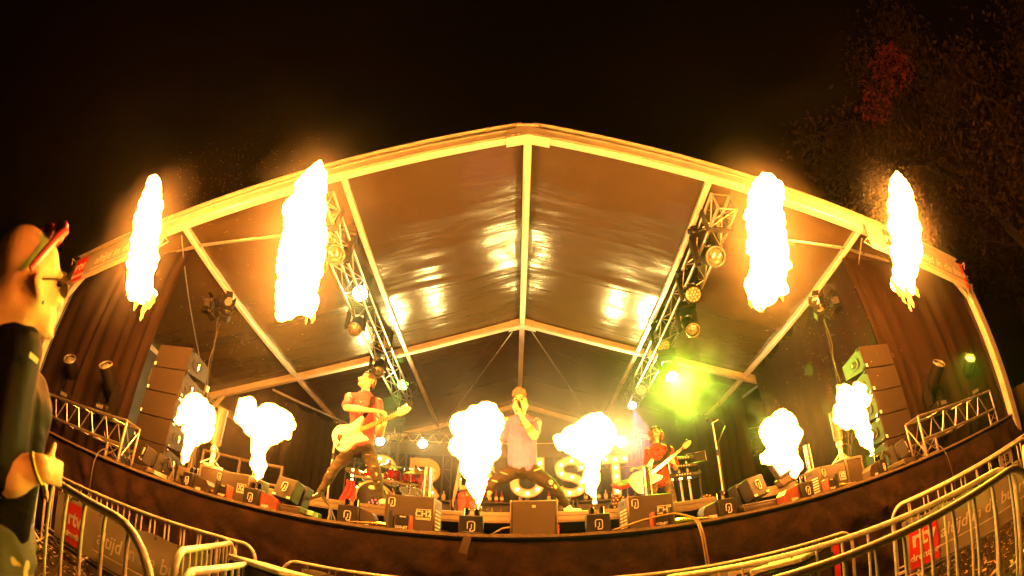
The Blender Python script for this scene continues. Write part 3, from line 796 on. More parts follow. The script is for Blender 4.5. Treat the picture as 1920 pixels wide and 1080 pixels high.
# ------------------------------------------------------------------ blinder lamps on stands
def blinder(label, base, top, s):
    base, top = Vector(base), Vector(top)
    t = thing('lamp_stand', label, 'lamp stand', base, (0, 0, 0), 'slender stands with four lamp heads')
    h = top.z - base.z
    b = MB(); b.tube([(0, 0, 0), (top.x-base.x, top.y-base.y, h)], .017, 8); ob('pole', b, M_bodyp, t)
    b = MB(); k = h*.55; q = (top-base)*.55; b.cyl(q - Vector((0,0,.05)), q + Vector((0,0,.05)), .045, 10); ob('collar', b, M_steel, t)
    c = top - base
    b = MB(); b.tube([(c.x*f_ + .03*sin(f_*25), c.y*f_ - .03, h*f_ + 0) for f_ in [i/14 for i in range(15)]], .010, 5); ob('cable', b, M_rubber, t)
    b = MB(); b.box(c + Vector((0, 0, .05)), (.30, .05, .05)); ob('crossbar', b, M_black, t)
    for i, (dx, dz, tl) in enumerate(((-.15, .16, 35), (.15, .14, 20), (-.13, -.10, -15), (.16, -.12, -30))):
        H = TR(*(c + Vector((dx, -.04, dz)))) @ RX(radians(80 + tl)) @ RY(radians(dx*150))
        b = MB(); b.box((0, 0, 0), (.17, .15, .14), None, .015); b.lathe([(.07, .07), (.085, .10), (.08, .11)], n=12); b.v = [H @ Vector(v) for v in b.v]; hd = ob('lamp_head', b, M_bodyp, t)
        b = MB(); b.cyl((0, 0, .111), (0, 0, .114), .07, 12); b.v = [H @ Vector(v) for v in b.v]; ob('lens', b, M_lens, hd)
        for a in range(4):
            b = MB(); Q = H @ RZ(a*pi/2) @ TR(.085, 0, .11) @ RY(radians(38)); b.box((0, 0, .06), (.004, .13, .12)); b.v = [Q @ Vector(v) for v in b.v]; ob('barn_door', b, M_bodyp, hd)
    b = MB(); b.tube([c + Vector((0, 0, .05)), c + Vector((.02, 0, .25)), c + Vector((.05, 0, .38))], .018, 6); b.box(c + Vector((.05, 0, .40)), (.10, .05, .06)); ob('top_clamp', b, M_steel, t)
    return t
blinder('slender lamp stand with four lamp heads behind the left loudspeaker stack', (-4.55, 5.6, DECK), at(416, 590, Y=5.55), 1)
blinder('slender lamp stand with four lamp heads beside the right loudspeaker stack', (5.05, 5.6, DECK), at(1541, 578, Y=5.35), -1)
# ------------------------------------------------------------------ effect machines on the stage lip
def emblem(parent, M, s, m=None):
    """rounded D outline with a J inside, facing -y, s high"""
    m = m or M_logo
    t = .09*s; pts = []
    def arc(cx, cz, r, a0, a1, n=5): return [(cx + r*cos(a0 + (a1-a0)*i/n), cz + r*sin(a0 + (a1-a0)*i/n)) for i in range(n+1)]
    b = MB()
    def line(p, r, cyc=False): b.tube([M @ Vector((x, -.003, z)) for x, z in p], r, 4, cyc)
    line([(-.30*s, -.22*s), (-.30*s, .3*s)] + arc(-.12*s, .30*s, .18*s, pi, pi/2) + arc(.14*s, .28*s, .20*s, pi/2, 0) + arc(.14*s, -.24*s, .20*s, 0, -pi/2) + [(-.06*s, -.44*s), (-.06*s, -.2*s)], t*.62)
    line([(.06*s, .22*s), (.06*s, -.12*s)] + arc(-.06*s, -.12*s, .12*s, 0, -pi/2, 3), t*.55)
    return ob('emblem', b, m, parent)
def front_at(px, py, Y=4.42):
    p = at(px, py, Y=Y); p.z = DECK; return p
# small flame boxes ----------------------------------------------------
def small_box(label, px, py, yaw, body, bodym=None, w_=.235, Y=4.40):
    p = front_at(px, py, Y)
    t = thing('flame_box', label, 'flame machine', p, (0, 0, yaw), 'small flame boxes along the stage edge')
    h = .205
    b = MB(); b.box((0, .055, h/2 + .006), (w_, .11, h), None, .008); ob('front_case', b, M_black, t)
    emblem(t, TR(0, 0, h*.48), h*.52)
    b = MB(); x0, x1 = (w_/2, w_/2 + body) if body > 0 else (-w_/2 + body, -w_/2)
    sgn = 1 if body > 0 else -1
    q = [(sgn*w_/2, .01), (sgn*(w_/2 + abs(body)), .01), (sgn*(w_/2 + abs(body)), h*.55), (sgn*(w_/2 + abs(body)*.8), h*.80), (sgn*w_/2, h*.96)]
    if abs(body) > .03:
        b.prism(q if sgn > 0 else q[::-1], .13, TR(0, .04, 0)); ob('side_case', b, bodym or M_flight, t)
        b = MB(); b.box((sgn*(w_/2 + abs(body)*.35), .036, .035), (.10, .004, .045)); ob('plate', b, M_logo, t)
    for dx in (-.05, .05):
        b = MB(); b.pipe((dx, .09, h), (dx, .09, h + .085), .030, .004, 12); ob('nozzle', b, M_chrome, t)
    return t
RB = mat('worn red brown case paint', (.22, .055, .03), .45, var=.3, scale=8)
small_box('small flame box with pale emblem, second device from left stage end', 352, 912, -.28, .30, None)
small_box('small flame box left of the left tilting head near guitarist', 470, 950, -.18, .24, RB)
small_box('small flame box below the guitarist, olive flap at its right', 653, 984, -.08, .16, None)
small_box('small flame box left of the centre loudspeaker', 886, 1001, 0, .03, None)
small_box('small flame box right of the centre loudspeaker', 1127, 998, 0, .02, None)
small_box('small flame box under the bassist side tilting head', 1372, 972, .14, -.17, None)
small_box('small flame box with red brown flank, below the white light panel', 1521, 934, .22, -.26, RB)
small_box('small flame box at the foot of the rightmost low flame', 1663, 882, .34, -.28, None, Y=4.40)
# tilting heads ---------------------------------------------------------
def tilt_head(label, px, py, yaw, headyaw, roll):
    p = front_at(px, py, 4.62)
    t = thing('tilting_flame_head', label, 'flame machine', p, (0, 0, yaw), 'tilting flame heads along the stage edge')
    b = MB(); b.box((0, 0, .075), (.52, .42, .07), None, .012); b.box((.0, -.20, .05), (.50, .03, .05), None, .006); ob('base_plate', b, M_flight, t)
    for sx in (-.2, .2):
        b = MB(); b.cyl((sx, -.12, 0), (sx, -.12, .045), .03, 8); ob('foot', b, M_rubber, t)
    b = MB(); b.box((.27, 0, .075), (.02, .2, .05)); ob('handle', b, M_steel, t)
    H = TR(0, -.03, .27) @ RZ(headyaw) @ RY(roll) @ RX(radians(-12))
    b = MB(); b.box((0, .085, 0), (.30, .13, .27), None, .010); b.v = [H @ Vector(v) for v in b.v]; hd = ob('rear_shell', b, M_box, t)
    b = MB(); b.box((0, -.09, -.01), (.29, .15, .25), None, .010); b.v = [H @ Vector(v) for v in b.v]; ob('front_shell', b, M_box, t)
    b = MB(); b.box((0, .0, 0), (.22, .06, .20)); b.v = [H @ Vector(v) for v in b.v]; ob('core', b, M_rubber, t)
    emblem(t, H @ TR(.0, -.168, .0), .115)
    for sx in (-.11, .11):
        b = MB(); b.box((sx, -.168, -.11), (.05, .006, .025)); b.v = [H @ Vector(v) for v in b.v]; ob('corner_plate', b, M_logo, t)
    b = MB(); c = H @ Vector((.16 if yaw < 0 else -.16, .1, .02)); s = 1 if yaw < 0 else -1
    for k in range(3):
        b = MB(); b.tube([c, c + Vector((s*.12, .05, .06 + .02*k)), c + Vector((s*.22, .1, -.04)), c + Vector((s*.28 + .04*k*s, .02*k, -.24))], .011 + .004*(k == 0), 6); ob('hose', b, M_rubber if k else M_flight, t)
    return t
tilt_head('tilting boxy flame head at the far left, before the loudspeaker stack', 288, 893, -.35, -.25, radians(9))
tilt_head('tilting boxy flame head left of the guitarist, showing its emblem square on', 552, 962, -.2, -.05, radians(7))
tilt_head('tilting boxy flame head right of the bassist, leaning with emblem to the right', 1408, 958, .22, .15, radians(-9))
tilt_head('tilting boxy flame head at the far right, beside the loudspeaker stack', 1688, 872, .35, .30, radians(-6))
# large effect cases with tube ---------------------------------------------------------
def big_case(label, px, py, yaw, w_, h, tube_dx, vent, txt, Y=4.52):
    p = front_at(px, py, Y)
    t = thing('effect_case', label, 'effect machine', p, (0, 0, yaw), 'large effect cases along the stage edge')
    b = MB(); b.box((0, .18, h/2 + .004), (w_, .36, h), None, .012); ob('case', b, M_flight, t)
    emblem(t, TR(-w_/2 + .075, -.001, h - .085), .10)
    f = MB(); cx, cz, a, c = w_/2 - .11, h*.52, .075, .055
    f.strip([(cx-a, cz-c), (cx+a, cz-c), (cx+a, cz+c), (cx-a, cz+c)], [(cx-a+.006, cz-c+.006), (cx+a-.006, cz-c+.006), (cx+a-.006, cz+c-.006), (cx-a+.006, cz+c-.006)], .004, TR(0, -.004, 0)); q = ob('label_frame', f, M_logo, t)
    lettering(txt, .085, M_logo, q, TR(cx, -.003, cz + .006), depth=.001, bold=.002)
    b = MB(); b.box((cx, -.002, cz - .04), (.12, .003, .010)); ob('label_bar', b, M_logo, q)
    s = 1 if vent > 0 else -1
    for k in range(6):
        for j in range(2):
            b = MB(); b.box((s*(w_/2 + .001), .10 + .13*j, .07 + k*(h-.16)/6), (.004, .10, .014)); ob('vent_slot', b, M_logo, t)
    b = MB(); b.box((s*(w_/2 - .0), .18, h - .05), (.006, .10, .03)); ob('side_handle', b, M_rubber, t)
    b = MB(); b.pipe((tube_dx, .24, h), (tube_dx, .24, h + .36), .050, .006, 16); tb = ob('launch_tube', b, mat('brushed steel tube', (.50, .48, .44), .22, .9, var=.2, scale=30, stretch=(8, 8, .5)), t)
    b = MB(); b.lathe([(.085, h), (.085, h + .02), (.056, h + .035)], a=(tube_dx, .24, 0), n=16); ob('tube_flange', b, M_steel, tb)
    return t
big_case('large effect case with upright steel tube, left of the left small flame boxes', 432, 934, -.24, .62, .36, .16, 1, 'X2')
big_case('large black effect case with upright steel tube in front of the drums', 768, 997, -.05, .52, .40, .12, 1, 'CH2')
big_case('large black effect case with upright steel tube in front of the bassist', 1228, 989, .06, .50, .38, .07, -1, 'CH2')
big_case('large effect case with a short steel tube under the right smoke fan', 1572, 912, .26, .60, .36, -.17, -1, 'X2', 4.55)
b = MB(); b.box((-.19, -.006, .28), (.12, .012, .10)); o_ = None
# small gas jet boxes
def jet(label, px, py, yaw, flip):
    p = front_at(px, py, 4.32); s = -1 if flip else 1
    t = thing('gas_jet_box', label, 'gas jet', p, (0, 0, yaw), 'little gas jet boxes with black nozzles')
    b = MB(); b.box((s*.07, .05, .085), (.13, .10, .16), None, .008); ob('case', b, M_black, t)
    b = MB(); b.pipe((-s*.045, .02, 0.01), (-s*.045, .02, .20), .034, .006, 14); ob('nozzle', b, M_rubber, t)
    b = MB(); b.box((s*.145, .05, .085), (.02, .10, .165), None, .004); ob('side_plate', b, RB, t)
    lettering('CO2-JET', .033, M_white, t, TR(s*.068, -.001, .038), depth=.001, bold=.001)
    b = MB(); b.box((s*.08, -.001, .145), (.06, .003, .012)); ob('badge', b, M_logo, t)
    b = MB(); b.tube([(-s*.09, .03, .05), (-s*.16, .02, .055), (-s*.24, .03, .05), (-s*.5, .03, .035)], .011, 8, rs=[.022, .02, .013, .010]); ob('hose_fitting', b, mat('brass fitting', (.6, .42, .16), .25, .9, var=.2), t)
    return t
jet('little gas jet box standing before the drum side effect case', 742, 1000, -.04, False)
jet('little gas jet box standing before the bassist side effect case', 1258, 990, .08, True)
jet('little gas jet box beside the silver edged case at the left', 412, 922, -.2, False)
jet('little gas jet box before the right short tube effect case', 1573, 919, .25, True)
# silver-edged cases with smoke fan
def fan_case(label, px, py, yaw, Y, nm):
    p = front_at(px, py, Y)
    t = thing('silver_edged_case', label, 'flight case', p, (0, 0, yaw), 'silver edged flight cases')
    b = MB(); b.box((0, .2, .21), (.46, .40, .42), None, .004); ob('case', b, M_flight, t)
    for sx in (-1, 1):
        b = MB(); b.box((sx*.226, -.004, .21), (.03, .012, .42)); ob('edge_strip', b, M_alu2, t)
    for z in (.408, .012):
        b = MB(); b.box((0, -.004, z), (.42, .012, .03)); ob('edge_strip', b, M_alu2, t)
    return t
fan_case('silver edged case at the left carrying the smoke fan', 393, 918, -.24, 4.80, '')
fan_case('silver edged case at the right carrying the smoke fan', 1610, 893, .28, 4.75, '')
def smoke_fan(label, px, py, Y, h, lean):
    p = at(px, py, Y=Y); p.z = DECK + .424
    t = thing('confetti_blower', label, 'confetti blower', p, (0, lean, 0), 'confetti blowers with wide black tubes')
    b = MB(); b.lathe([(.13, 0), (.13, .03), (.05, .05), (.035, .07), (.035, .22), (.055, .23), (.055, .28), (.04, .30), (.075, .34)], n=14); ob('stem', b, M_steel, t)
    b = MB(); b.pipe((0, 0, .34), (0, 0, .34 + h), .080, .006, 18); ob('barrel', b, mat('matt dark barrel', (.035, .028, .018), .5, var=.3, scale=6), t)
    for k in range(3):
        a = k*2.1; b = MB(); b.tube([(.03*cos(a), .03*sin(a), .12), (.17*cos(a), .17*sin(a), .01)], .012, 6); ob('leg', b, M_steel, t)
    for k in range(2):
        b = MB(); b.tube([(.05, -.03, .26), (.14 + .03*k, -.06, .20), (.12, -.08, .05), (.2, -.1, .02)], .009, 5); ob('hose', b, M_rubber, t)
    return t
smoke_fan('confetti blower with upright dark barrel behind the leftmost low flame', 398, 880, 4.95, .50, radians(0))
smoke_fan('confetti blower with dark barrel behind the rightmost low flame', 1581, 855, 4.95, .40, radians(3))
# centre loudspeaker
t = thing('front_fill_speaker', 'square dark loudspeaker standing centre stage before the singer', 'loudspeaker', front_at(1005, 1003, 4.36))
b = MB(); b.box((0, .20, .185), (.44, .40, .365), None, .014); ob('cabinet', b, M_box, t)
b = MB(); b.box((0, -.008, .185), (.405, .018, .345), None, .006); gq = ob('grille', b, mat('brown speaker mesh', (.075, .055, .03), .5, .2, var=.3, scale=260, bump=.8, bscale=300), t)
b = MB(); b.box((0, -.02, .30), (.034, .004, .026)); b2 = ob('badge', b, M_logo, gq)
for sx in (-1, 1):
    b = MB(); b.box((sx*.214, -.01, .185), (.016, .022, .36), None, .004); ob('trim', b, MATS['aluminium deck profile'], t)
# white flat light panel on the right
p = at(1478, 893, Y=5.05); p.z = RISER
t = thing('flat_light_panel', 'white glowing flat light panel tilted up under the low flame cloud', 'stage light', p, (radians(0), 0, .25))
H = TR(0, 0, .24) @ RY(radians(-16)) @ RX(radians(-18))
b = MB(); b.box((0, .04, 0), (.42, .08, .28), None, .008); b.v = [H @ Vector(v) for v in b.v]; ob('housing', b, M_box, t)
b = MB(); b.box((0, -.003, .01), (.38, .006, .23)); b.v = [H @ Vector(v) for v in b.v]; pn = ob('diffuser', b, emit('lit panel', (1, .72, .30), 3.0), t)
b = MB()
for i in range(8):
    for j in range(5): b.cyl((-.165 + i*.047, -.006, -.08 + j*.045), (-.165 + i*.047, -.009, -.08 + j*.045), .010, 6)
b.v = [H @ Vector(v) for v in b.v]; tag(ob('led_dots', b, emit('lit cells', (1, .85, .5), 8.0), pn), kind='stuff')
b = MB(); b.box((0, .03, .055), (.40, .12, .11), None, .01); b.v = [TR(.05, 0, 0) @ RY(radians(-16)) @ Vector(v) for v in b.v]; ob('base_unit', b, M_flight, t)
# cables hanging over the stage edge
def hang_cable(label, px, py, drop, n, over, seed, m=None):
    a = at(px, py, Y=EDGE - .05); t = None
    for k in range(n):
        b = MB(); dx = k*.022
        pts = [Vector((over[0] + dx, .25, .03)), Vector((over[0]*.6 + dx, .14, .10)), Vector((over[0]*.25 + dx, .02, .12)), Vector((.0 + dx, -.07, .02)), Vector((.02 + dx, -.13, -.15)), Vector((.05 + dx*1.2, -.14, -drop*.5)), Vector((.07 + dx*.8, -.14, -drop))]
        # smooth
        sm = []
        for i in range(len(pts)-1):
            for q in range(4): sm.append(pts[i].lerp(pts[i+1], q/4))
        sm = [sm[0]] + [(sm[i-1] + sm[i]*2 + sm[i+1])/4 for i in range(1, len(sm)-1)] + [pts[-1]]
        b.tube(sm, .009, 6)
        if k == 0:
            t = ob('hanging_cable', b, m or M_rubber); t.location = Vector((a.x, EDGE, DECK)); tag(t, label, 'cable')
        else: ob('strand', b, m or M_rubber, t)
    return t
M_ycab = mat('yellowish cable', (.26, .19, .05), .4, var=.2)
hang_cable('pair of yellowish cables looping over the stage edge right of centre', 1308, 985, 1.1, 2, (-.75, 0), 1, M_ycab)
hang_cable('thin cable hanging from the left wing truss down the skirt', 186, 866, .9, 1, (.1, 0), 2, M_flight)
hang_cable('thin cable hanging below the right wing truss over the skirt', 1768, 838, .9, 1, (-.1, 0), 3, M_flight)
t = ob('floor_cable', MB().tube([(0, 0, .012), (.08, -.12, .02), (.22, -.2, .10), (.36, -.2, .13), (.5, -.12, .08)], .010, 6), M_ycab)
t.location = (-.32, 4.75, DECK); tag(t, 'thin pale cable curving up behind the centre loudspeaker', 'cable')
# clutter boxes under the deck edge
for px, py, w_, h_, lab, c in ((650, 983, .10, .14, 'pale carton beneath the deck left of the guitarist', (.6, .5, .35)), (697, 985, .22, .10, 'pale folded sheet beneath the deck under the guitarist', (.6, .52, .4)), (1040, 985, .12, .16, 'red can beneath the deck right of centre speaker', (.5, .05, .04)), (1310, 975, .3, .05, 'red folded cloth beneath the deck right of bassist', (.45, .05, .04)), (1205, 986, .34, .06, 'white paper pile beneath the deck edge left of bassist case', (.6, .5, .4))):
    p = at(px, py, Y=5.0); b = MB(); b.box((0, 0, h_/2), (w_, .12, h_), RZ(.1), .012); b.box((.01, -.01, h_ + .008), (w_*.8, .10, .012), RZ(.25))
    o = ob('clutter', b, mat('clutter ' + str(c), c, .6, var=.3)); o.name = lab.split()[1] if lab.split()[1] in ('carton',) else ('sheet' if 'sheet' in lab else 'can' if 'can' in lab else 'cloth' if 'cloth' in lab else 'paper_pile'); tag(o, lab, o.name.replace('_', ' ')); o.location = (p.x, 5.0, DECK)
# low black railing left behind the guitarist side
t = thing('low_railing', 'low dark rail left of the guitarist behind the effect case', 'railing', (-4.35, 5.35, DECK))
for z in (.72, .45, .2):
    b = MB(); b.tube([(0, 0, z), (1.35, .1, z)], .022, 8); ob('rail', b, M_flight, t)
for x in (0, .66, 1.34):
    b = MB(); b.tube([(x, .07*x, 0), (x, .07*x, .74)], .022, 8); ob('post', b, M_flight, t)

# loose cables along the lip
for i, (x0, x1, y, lab) in enumerate(((-5.0, -3.2, 4.62, 'loose black cable lying along the lip at the left tilting head'), (-2.2, -.6, 4.9, 'loose black cable lying along the lip under the guitarist'), (.5, 1.9, 4.85, 'loose black cable lying along the lip below the mushroom flame'), (2.4, 4.4, 4.7, 'loose black cable lying along the lip at the right tilting head'), (-1.5, .1, 4.33, 'thin cable wandering along the stage edge beside centre speaker'), (3.0, 5.2, 4.34, 'thin cable wandering along the stage edge at the right'))):
    b = MB(); n = 40
    b.tube([(x0 + (x1-x0)*k/n - (x0+x1)/2, .10*noise.noise(Vector((k*.16, i*5, 0))) + .03*sin(k*.9 + i), .012 + .05*abs(noise.noise(Vector((k*.21, i*3, 4))))) for k in range(n+1)], .011 if i < 4 else .007, 6)
    o = ob('stage_cable', b, M_rubber if i % 2 == 0 else M_flight); o.location = ((x0+x1)/2, y, DECK); tag(o, lab, 'cable', 'loose cables on the stage lip')
# ------------------------------------------------------------------ bar shelves, letters, lights at the back
M_shelf = mat('dark stained shelf wood', (.05, .034, .02), .5, var=.4, scale=8)
M_bot = [mat('pale bottle glass', (.42, .38, .25), .08, 0, var=.2, spec=.8), mat('amber bottle glass', (.20, .08, .015), .08, 0, var=.2, spec=.8), mat('green bottle glass', (.05, .11, .03), .08, 0, var=.2, spec=.8), mat('red bottle glass', (.28, .03, .02), .1, 0, var=.2, spec=.8)]
M_lab = mat('bottle label paper', (.62, .56, .45), .6, var=.2)
BY = 11.0
def bottle_mesh(k):
    r, h = (.042, .30) if k % 2 else (.05, .26)
    return MB().lathe([(r*.9, 0), (r, .01), (r, h*.58), (r*.8, h*.68), (r*.33, h*.76), (r*.30, h*.96), (r*.36, h*.965), (r*.36, h)], n=10)
bproto = []
for k in range(4):
    bproto.append((bottle_mesh(k).mesh('bottle'), MB().lathe([(.0515 if k % 2 == 0 else .0435, .06), (.0515 if k % 2 == 0 else .0435, .14)], n=10, cap=False).mesh('bottle_label'), k))
    bproto[-1][0].materials.append(M_bot[k]); bproto[-1][1].materials.append(M_lab)
kinds = ['pale glass bottle', 'amber glass bottle', 'green glass bottle', 'red glass bottle']
ORD = ['leftmost', 'second from left', 'third from left', 'fourth from left', 'fifth from left', 'sixth from left', 'seventh from left', 'eighth from left', 'ninth from left', 'tenth from left', 'eleventh from left', 'twelfth from left', 'thirteenth from left']
def bottle(loc, k, where):
    o = bpy.data.objects.new('bottle', bproto[k][0]); COL.objects.link(o); o.location = loc; o.rotation_euler = (0, 0, rnd.random()*6)
    tag(o, f'{kinds[k]}, {where}', 'bottle', 'bottles on the bar shelves')
    l = bpy.data.objects.new('bottle_label', bproto[k][1]); COL.objects.link(l); l.parent = o
    return o
def shelf(label, x0, x1, where, lv):
    z0 = RISER; t = thing('bar_shelf', label, 'shelf', (x0, BY, z0), (0, 0, 0), 'dark bar shelves behind the band'); L_ = x1 - x0
    for z in lv:
        b = MB(); b.box((L_/2, .16, z), (L_, .32, .035), None, .004); ob('board', b, M_shelf, t)
    for x in (0, L_):
        b = MB(); b.box((x, .16, lv[-1]/2 + .02), (.045, .33, lv[-1] + .08), None, .004); ob('side', b, M_shelf, t)
    b = MB(); b.box((L_/2, .325, lv[-1]/2), (L_, .012, lv[-1])); ob('back_board', b, M_shelf, t)
    for z in lv:
        x = .09; nb = 0; bd = 'lower' if z == lv[0] else ('upper' if z == lv[-1] else 'middle')
        while x < L_ - .07:
            if rnd.random() < .72: bottle((x0 + x, BY + .10 + rnd.uniform(-.03, .05), z0 + z + .018), rnd.choice([0, 0, 1, 2, 3]), f'{ORD[nb]} on {bd} board of the {where}'); nb += 1
            x += rnd.uniform(.12, .24)
    return t
shelf('dark bar shelf left of the letter U behind the singer', -1.35, -.02, 'shelf left of U', (.70, 1.10))
shelf('dark bar shelf under the letters U and S', .10, 1.45, 'U and S shelf', (.70, 1.10))
shelf('dark bar shelf under the letter T behind the bassist', 1.55, 2.95, 'letter T shelf', (.70, 1.10))
shelf('dark bar shelf right of the letter R, partly behind the drums', -2.75, -1.48, 'letter R shelf', (.70, 1.10))
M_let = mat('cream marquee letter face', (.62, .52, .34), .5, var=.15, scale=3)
M_leto = mat('orange marquee letter face', (.55, .30, .10), .5, var=.15, scale=3)  # orange face for the R, the other letters are cream
M_rim = mat('orange letter rim', (.60, .22, .05), .45, var=.2)
M_bulbon = emit('glowing warm bulb', (1, .80, .38), 14); M_bulboff = mat('unlit bulb glass', (.5, .4, .25), .1)
def arcp(cx, cz, rx, rz, a0, a1, n=12): return [(cx + rx*cos(radians(a0 + (a1-a0)*i/n)), cz + rz*sin(radians(a0 + (a1-a0)*i/n))) for i in range(n+1)]
def band(path, wd):
    """polygon of constant width along a path of (x,z)"""
    l, r = [], []
    for i, p in enumerate(path):
        a = path[max(0, i-1)]; b = path[min(len(path)-1, i+1)]
        dx, dz = b[0]-a[0], b[1]-a[1]; q = hypot(dx, dz) or 1; nx, nz = -dz/q*wd/2, dx/q*wd/2
        l.append((p[0]+nx, p[1]+nz)); r.append((p[0]-nx, p[1]-nz))
    return l, r
def letter(ch, label, px, py, h, paths, bulbs, Y, face, allon=False):
    p = at(px, py, Y=Y); dpt = .09
    t = thing('marquee_letter', label, 'sign letter', p, (0, 0, 0), 'big bulb lit marquee letters'); k = h
    f = MB(); q = MB()
    for i, (path, wd) in enumerate(paths):
        path = [(x*k, z*k) for x, z in path]; l, r = band(path, wd*k)
        for j in range(len(path)-1):
            e = .0015*i
            quad = [(l[j][0], -e, l[j][1]), (l[j+1][0], -e, l[j+1][1]), (r[j+1][0], -e, r[j+1][1]), (r[j][0], -e, r[j][1])]
            back = [(x, dpt + e, z) for x, _, z in quad]
            f.add(quad, [(0, 1, 2, 3)]); q.add(quad + back, [(4, 5, 6, 7), (0, 4, 5, 1), (3, 2, 6, 7)] + ([(0, 3, 7, 4)] if j == 0 else []) + ([(1, 5, 6, 2)] if j == len(path)-2 else []))
        for ln in (l, r):
            w3 = [Vector((x, -.008, z)) for x, z in ln]; q.tube(w3, .012*k, 4)
    ob('face', f, face, t, smooth=False); ob('rim', q, M_rim, t, smooth=False)
    for i, (x, z, on) in enumerate(bulbs):
        b = MB(); b.ball((x*k, -.03, z*k), .034*k, 8, (1, .8, 1)); ob('bulb', b, M_bulbon if on or allon else M_bulboff, t)
    return t
Pth = dict(
 R=([([(-.28, 0), (-.28, 1)], .2), ([(-.3, .9), (.02, .9)] + arcp(.02, .68, .24, .22, 90, -90, 12) + [(-.2, .46)], .2), ([(-.02, .44), (.30, 0)], .2)],
    [(-.28, .9, 0), (-.08, .9, 0), (.12, .88, 0), (.26, .7, 0), (.17, .5, 1), (.08, .32, 1), (.2, .13, 1), (-.28, .5, 0), (-.28, .12, 0)]),
 P=([([(-.28, 0), (-.28, 1)], .2), ([(-.3, .9), (.04, .9)] + arcp(.04, .66, .26, .24, 90, -90, 12) + [(-.2, .42)], .2)],
    [(-.28, .9, 1), (-.05, .9, 1), (.18, .86, 1), (.30, .66, 1), (.18, .45, 1), (-.28, .5, 1), (-.28, .1, 1)]),
 O=([(arcp(0, .5, .3, .4, 0, 360, 28), .2)], [(.3*cos(a), .5 + .4*sin(a), 1) for a in [i*pi/4 for i in range(8)]]),
 U=([([(-.3, 1), (-.3, .36)] + arcp(0, .36, .3, .26, 180, 360, 14) + [(.3, 1)], .2)], [(-.3, .85, 1), (-.3, .5, 1), (-.24, .2, 1), (0, .1, 1), (.24, .2, 1), (.3, .5, 1), (.3, .85, 1)]),
 S=([([(.30, .66), (.29, .74)] + arcp(.02, .72, .27, .19, 30, 200, 12) + arcp(.0, .70, .25, .2, 205, 260, 5) + [(.08, .48)] + arcp(.03, .28, .27, .18, 60, -90, 10) + arcp(.0, .29, .28, .19, -90, -165, 8), .2)],
    [(.28, .72, 1), (.05, .9, 1), (-.2, .8, 1), (-.2, .58, 1), (.05, .49, 1), (.27, .36, 1), (.22, .17, 1), (-.02, .1, 1)]),
 T=([([(0, 0), (0, .9)], .2), ([(-.32, .9), (.32, .9)], .2)], [(-.24, .9, 1), (0, .9, 1), (.24, .9, 1), (0, .68, 1), (0, .46, 1), (0, .26, 1), (0, .09, 1)]))
LH = 1.02
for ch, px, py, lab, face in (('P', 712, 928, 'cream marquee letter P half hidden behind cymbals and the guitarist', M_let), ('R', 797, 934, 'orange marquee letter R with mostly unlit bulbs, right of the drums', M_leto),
                              ('O', 893, 938, 'marquee letter O hidden behind the big flame and the woman', M_let), ('U', 992, 933, 'marquee letter U glowing between the singer legs', M_let),
                              ('S', 1073, 931, 'bright marquee letter S between singer and the mushroom flame', M_let), ('T', 1161, 926, 'bright marquee letter T right of the mushroom flame', M_let)):
    letter(ch, lab, px, py, LH*(1.0 if ch != 'R' else .98), Pth[ch][0], Pth[ch][1], 10.85, face)
# back goal-post truss with lamps
for x0, x1, lab in ((-4.35, -3.0, 'black truss frame holding a glaring lamp behind the guitarist legs'), (-2.95, -1.55, 'black truss frame holding a glaring lamp above the letter R'), (1.75, 3.3, 'black truss frame holding a glaring lamp above the letter T')):
    t = thing('back_truss', lab, 'truss', (x0, 11.35, RISER), (0, 0, 0), 'black goal post trusses behind the band'); L_ = x1 - x0; H = 2.95
    for x in (0, .22, L_-.22, L_):
        rod(t, (x, 0, 0), (x, 0, H), .022, M_flight, 'chord', 8)
    for z in (H-.28, H, 2.0, 1.1): rod(t, (0, 0, z), (L_, 0, z), .022 if z > 2.5 else .016, M_flight, 'chord', 8)
    for i in range(8):
        rod(t, (L_*i/8, 0, H if i % 2 else H-.28), (L_*(i+1)/8, 0, H-.28 if i % 2 else H), .009, M_steel)
    for i in range(7):
        for xa in (0, L_-.22):
            rod(t, (xa if i % 2 else xa+.22, 0, i*.4), (xa+.22 if i % 2 else xa, 0, (i+1)*.4), .008, M_flight)
def glare(label, px, py, Y, r, lit, power, col, aim):
    p = at(px, py, Y=Y)
    t = thing('blinder_lamp', label, 'stage light', p, (0, 0, 0), 'glaring lamps facing the audience')
    b = MB(); b.lathe([(r*1.1, 0), (r*1.15, .05), (r*.9, .16), (r*.3, .2)], axis=(0, 1, -.05), n=16); ob('housing', b, M_bodyp, t)
    b = MB(); b.lathe([(r*.02, -.03), (r*.6, -.02), (r, .0)], axis=(0, 1, 0), n=16, cap=False); ob('lens', b, LIT[lit], t)
    b = MB(); b.tube([(-r*1.25, .05, 0), (-r*1.25, .08, r*1.5), (r*1.25, .08, r*1.5), (r*1.25, .05, 0)], .012, 6); ob('bracket', b, M_black, t)
    lamp('SPOT', p + Vector((0, -.06, 0)), aim, col, power, .09, radians(150), .5)
    return t
WC = (1, .66, .17)
glare('blinding lamp at the back just right of the guitarist', 715, 830, 11.2, .12, 'strong', 800, WC, (-2.4, 5, 4.6))
glare('blinding lamp at the back above the letter R', 795, 834, 11.2, .12, 'strong', 800, WC, (-1.6, 5, 4.6))
glare('blinding lamp at the back hidden by the big centre flame', 885, 832, 11.2, .12, 'strong', 800, WC, (-.7, 5, 4.6))
glare('blinding lamp at the back hidden by the mushroom flame', 1092, 828, 11.2, .12, 'strong', 800, WC, (1.2, 5, 4.6))
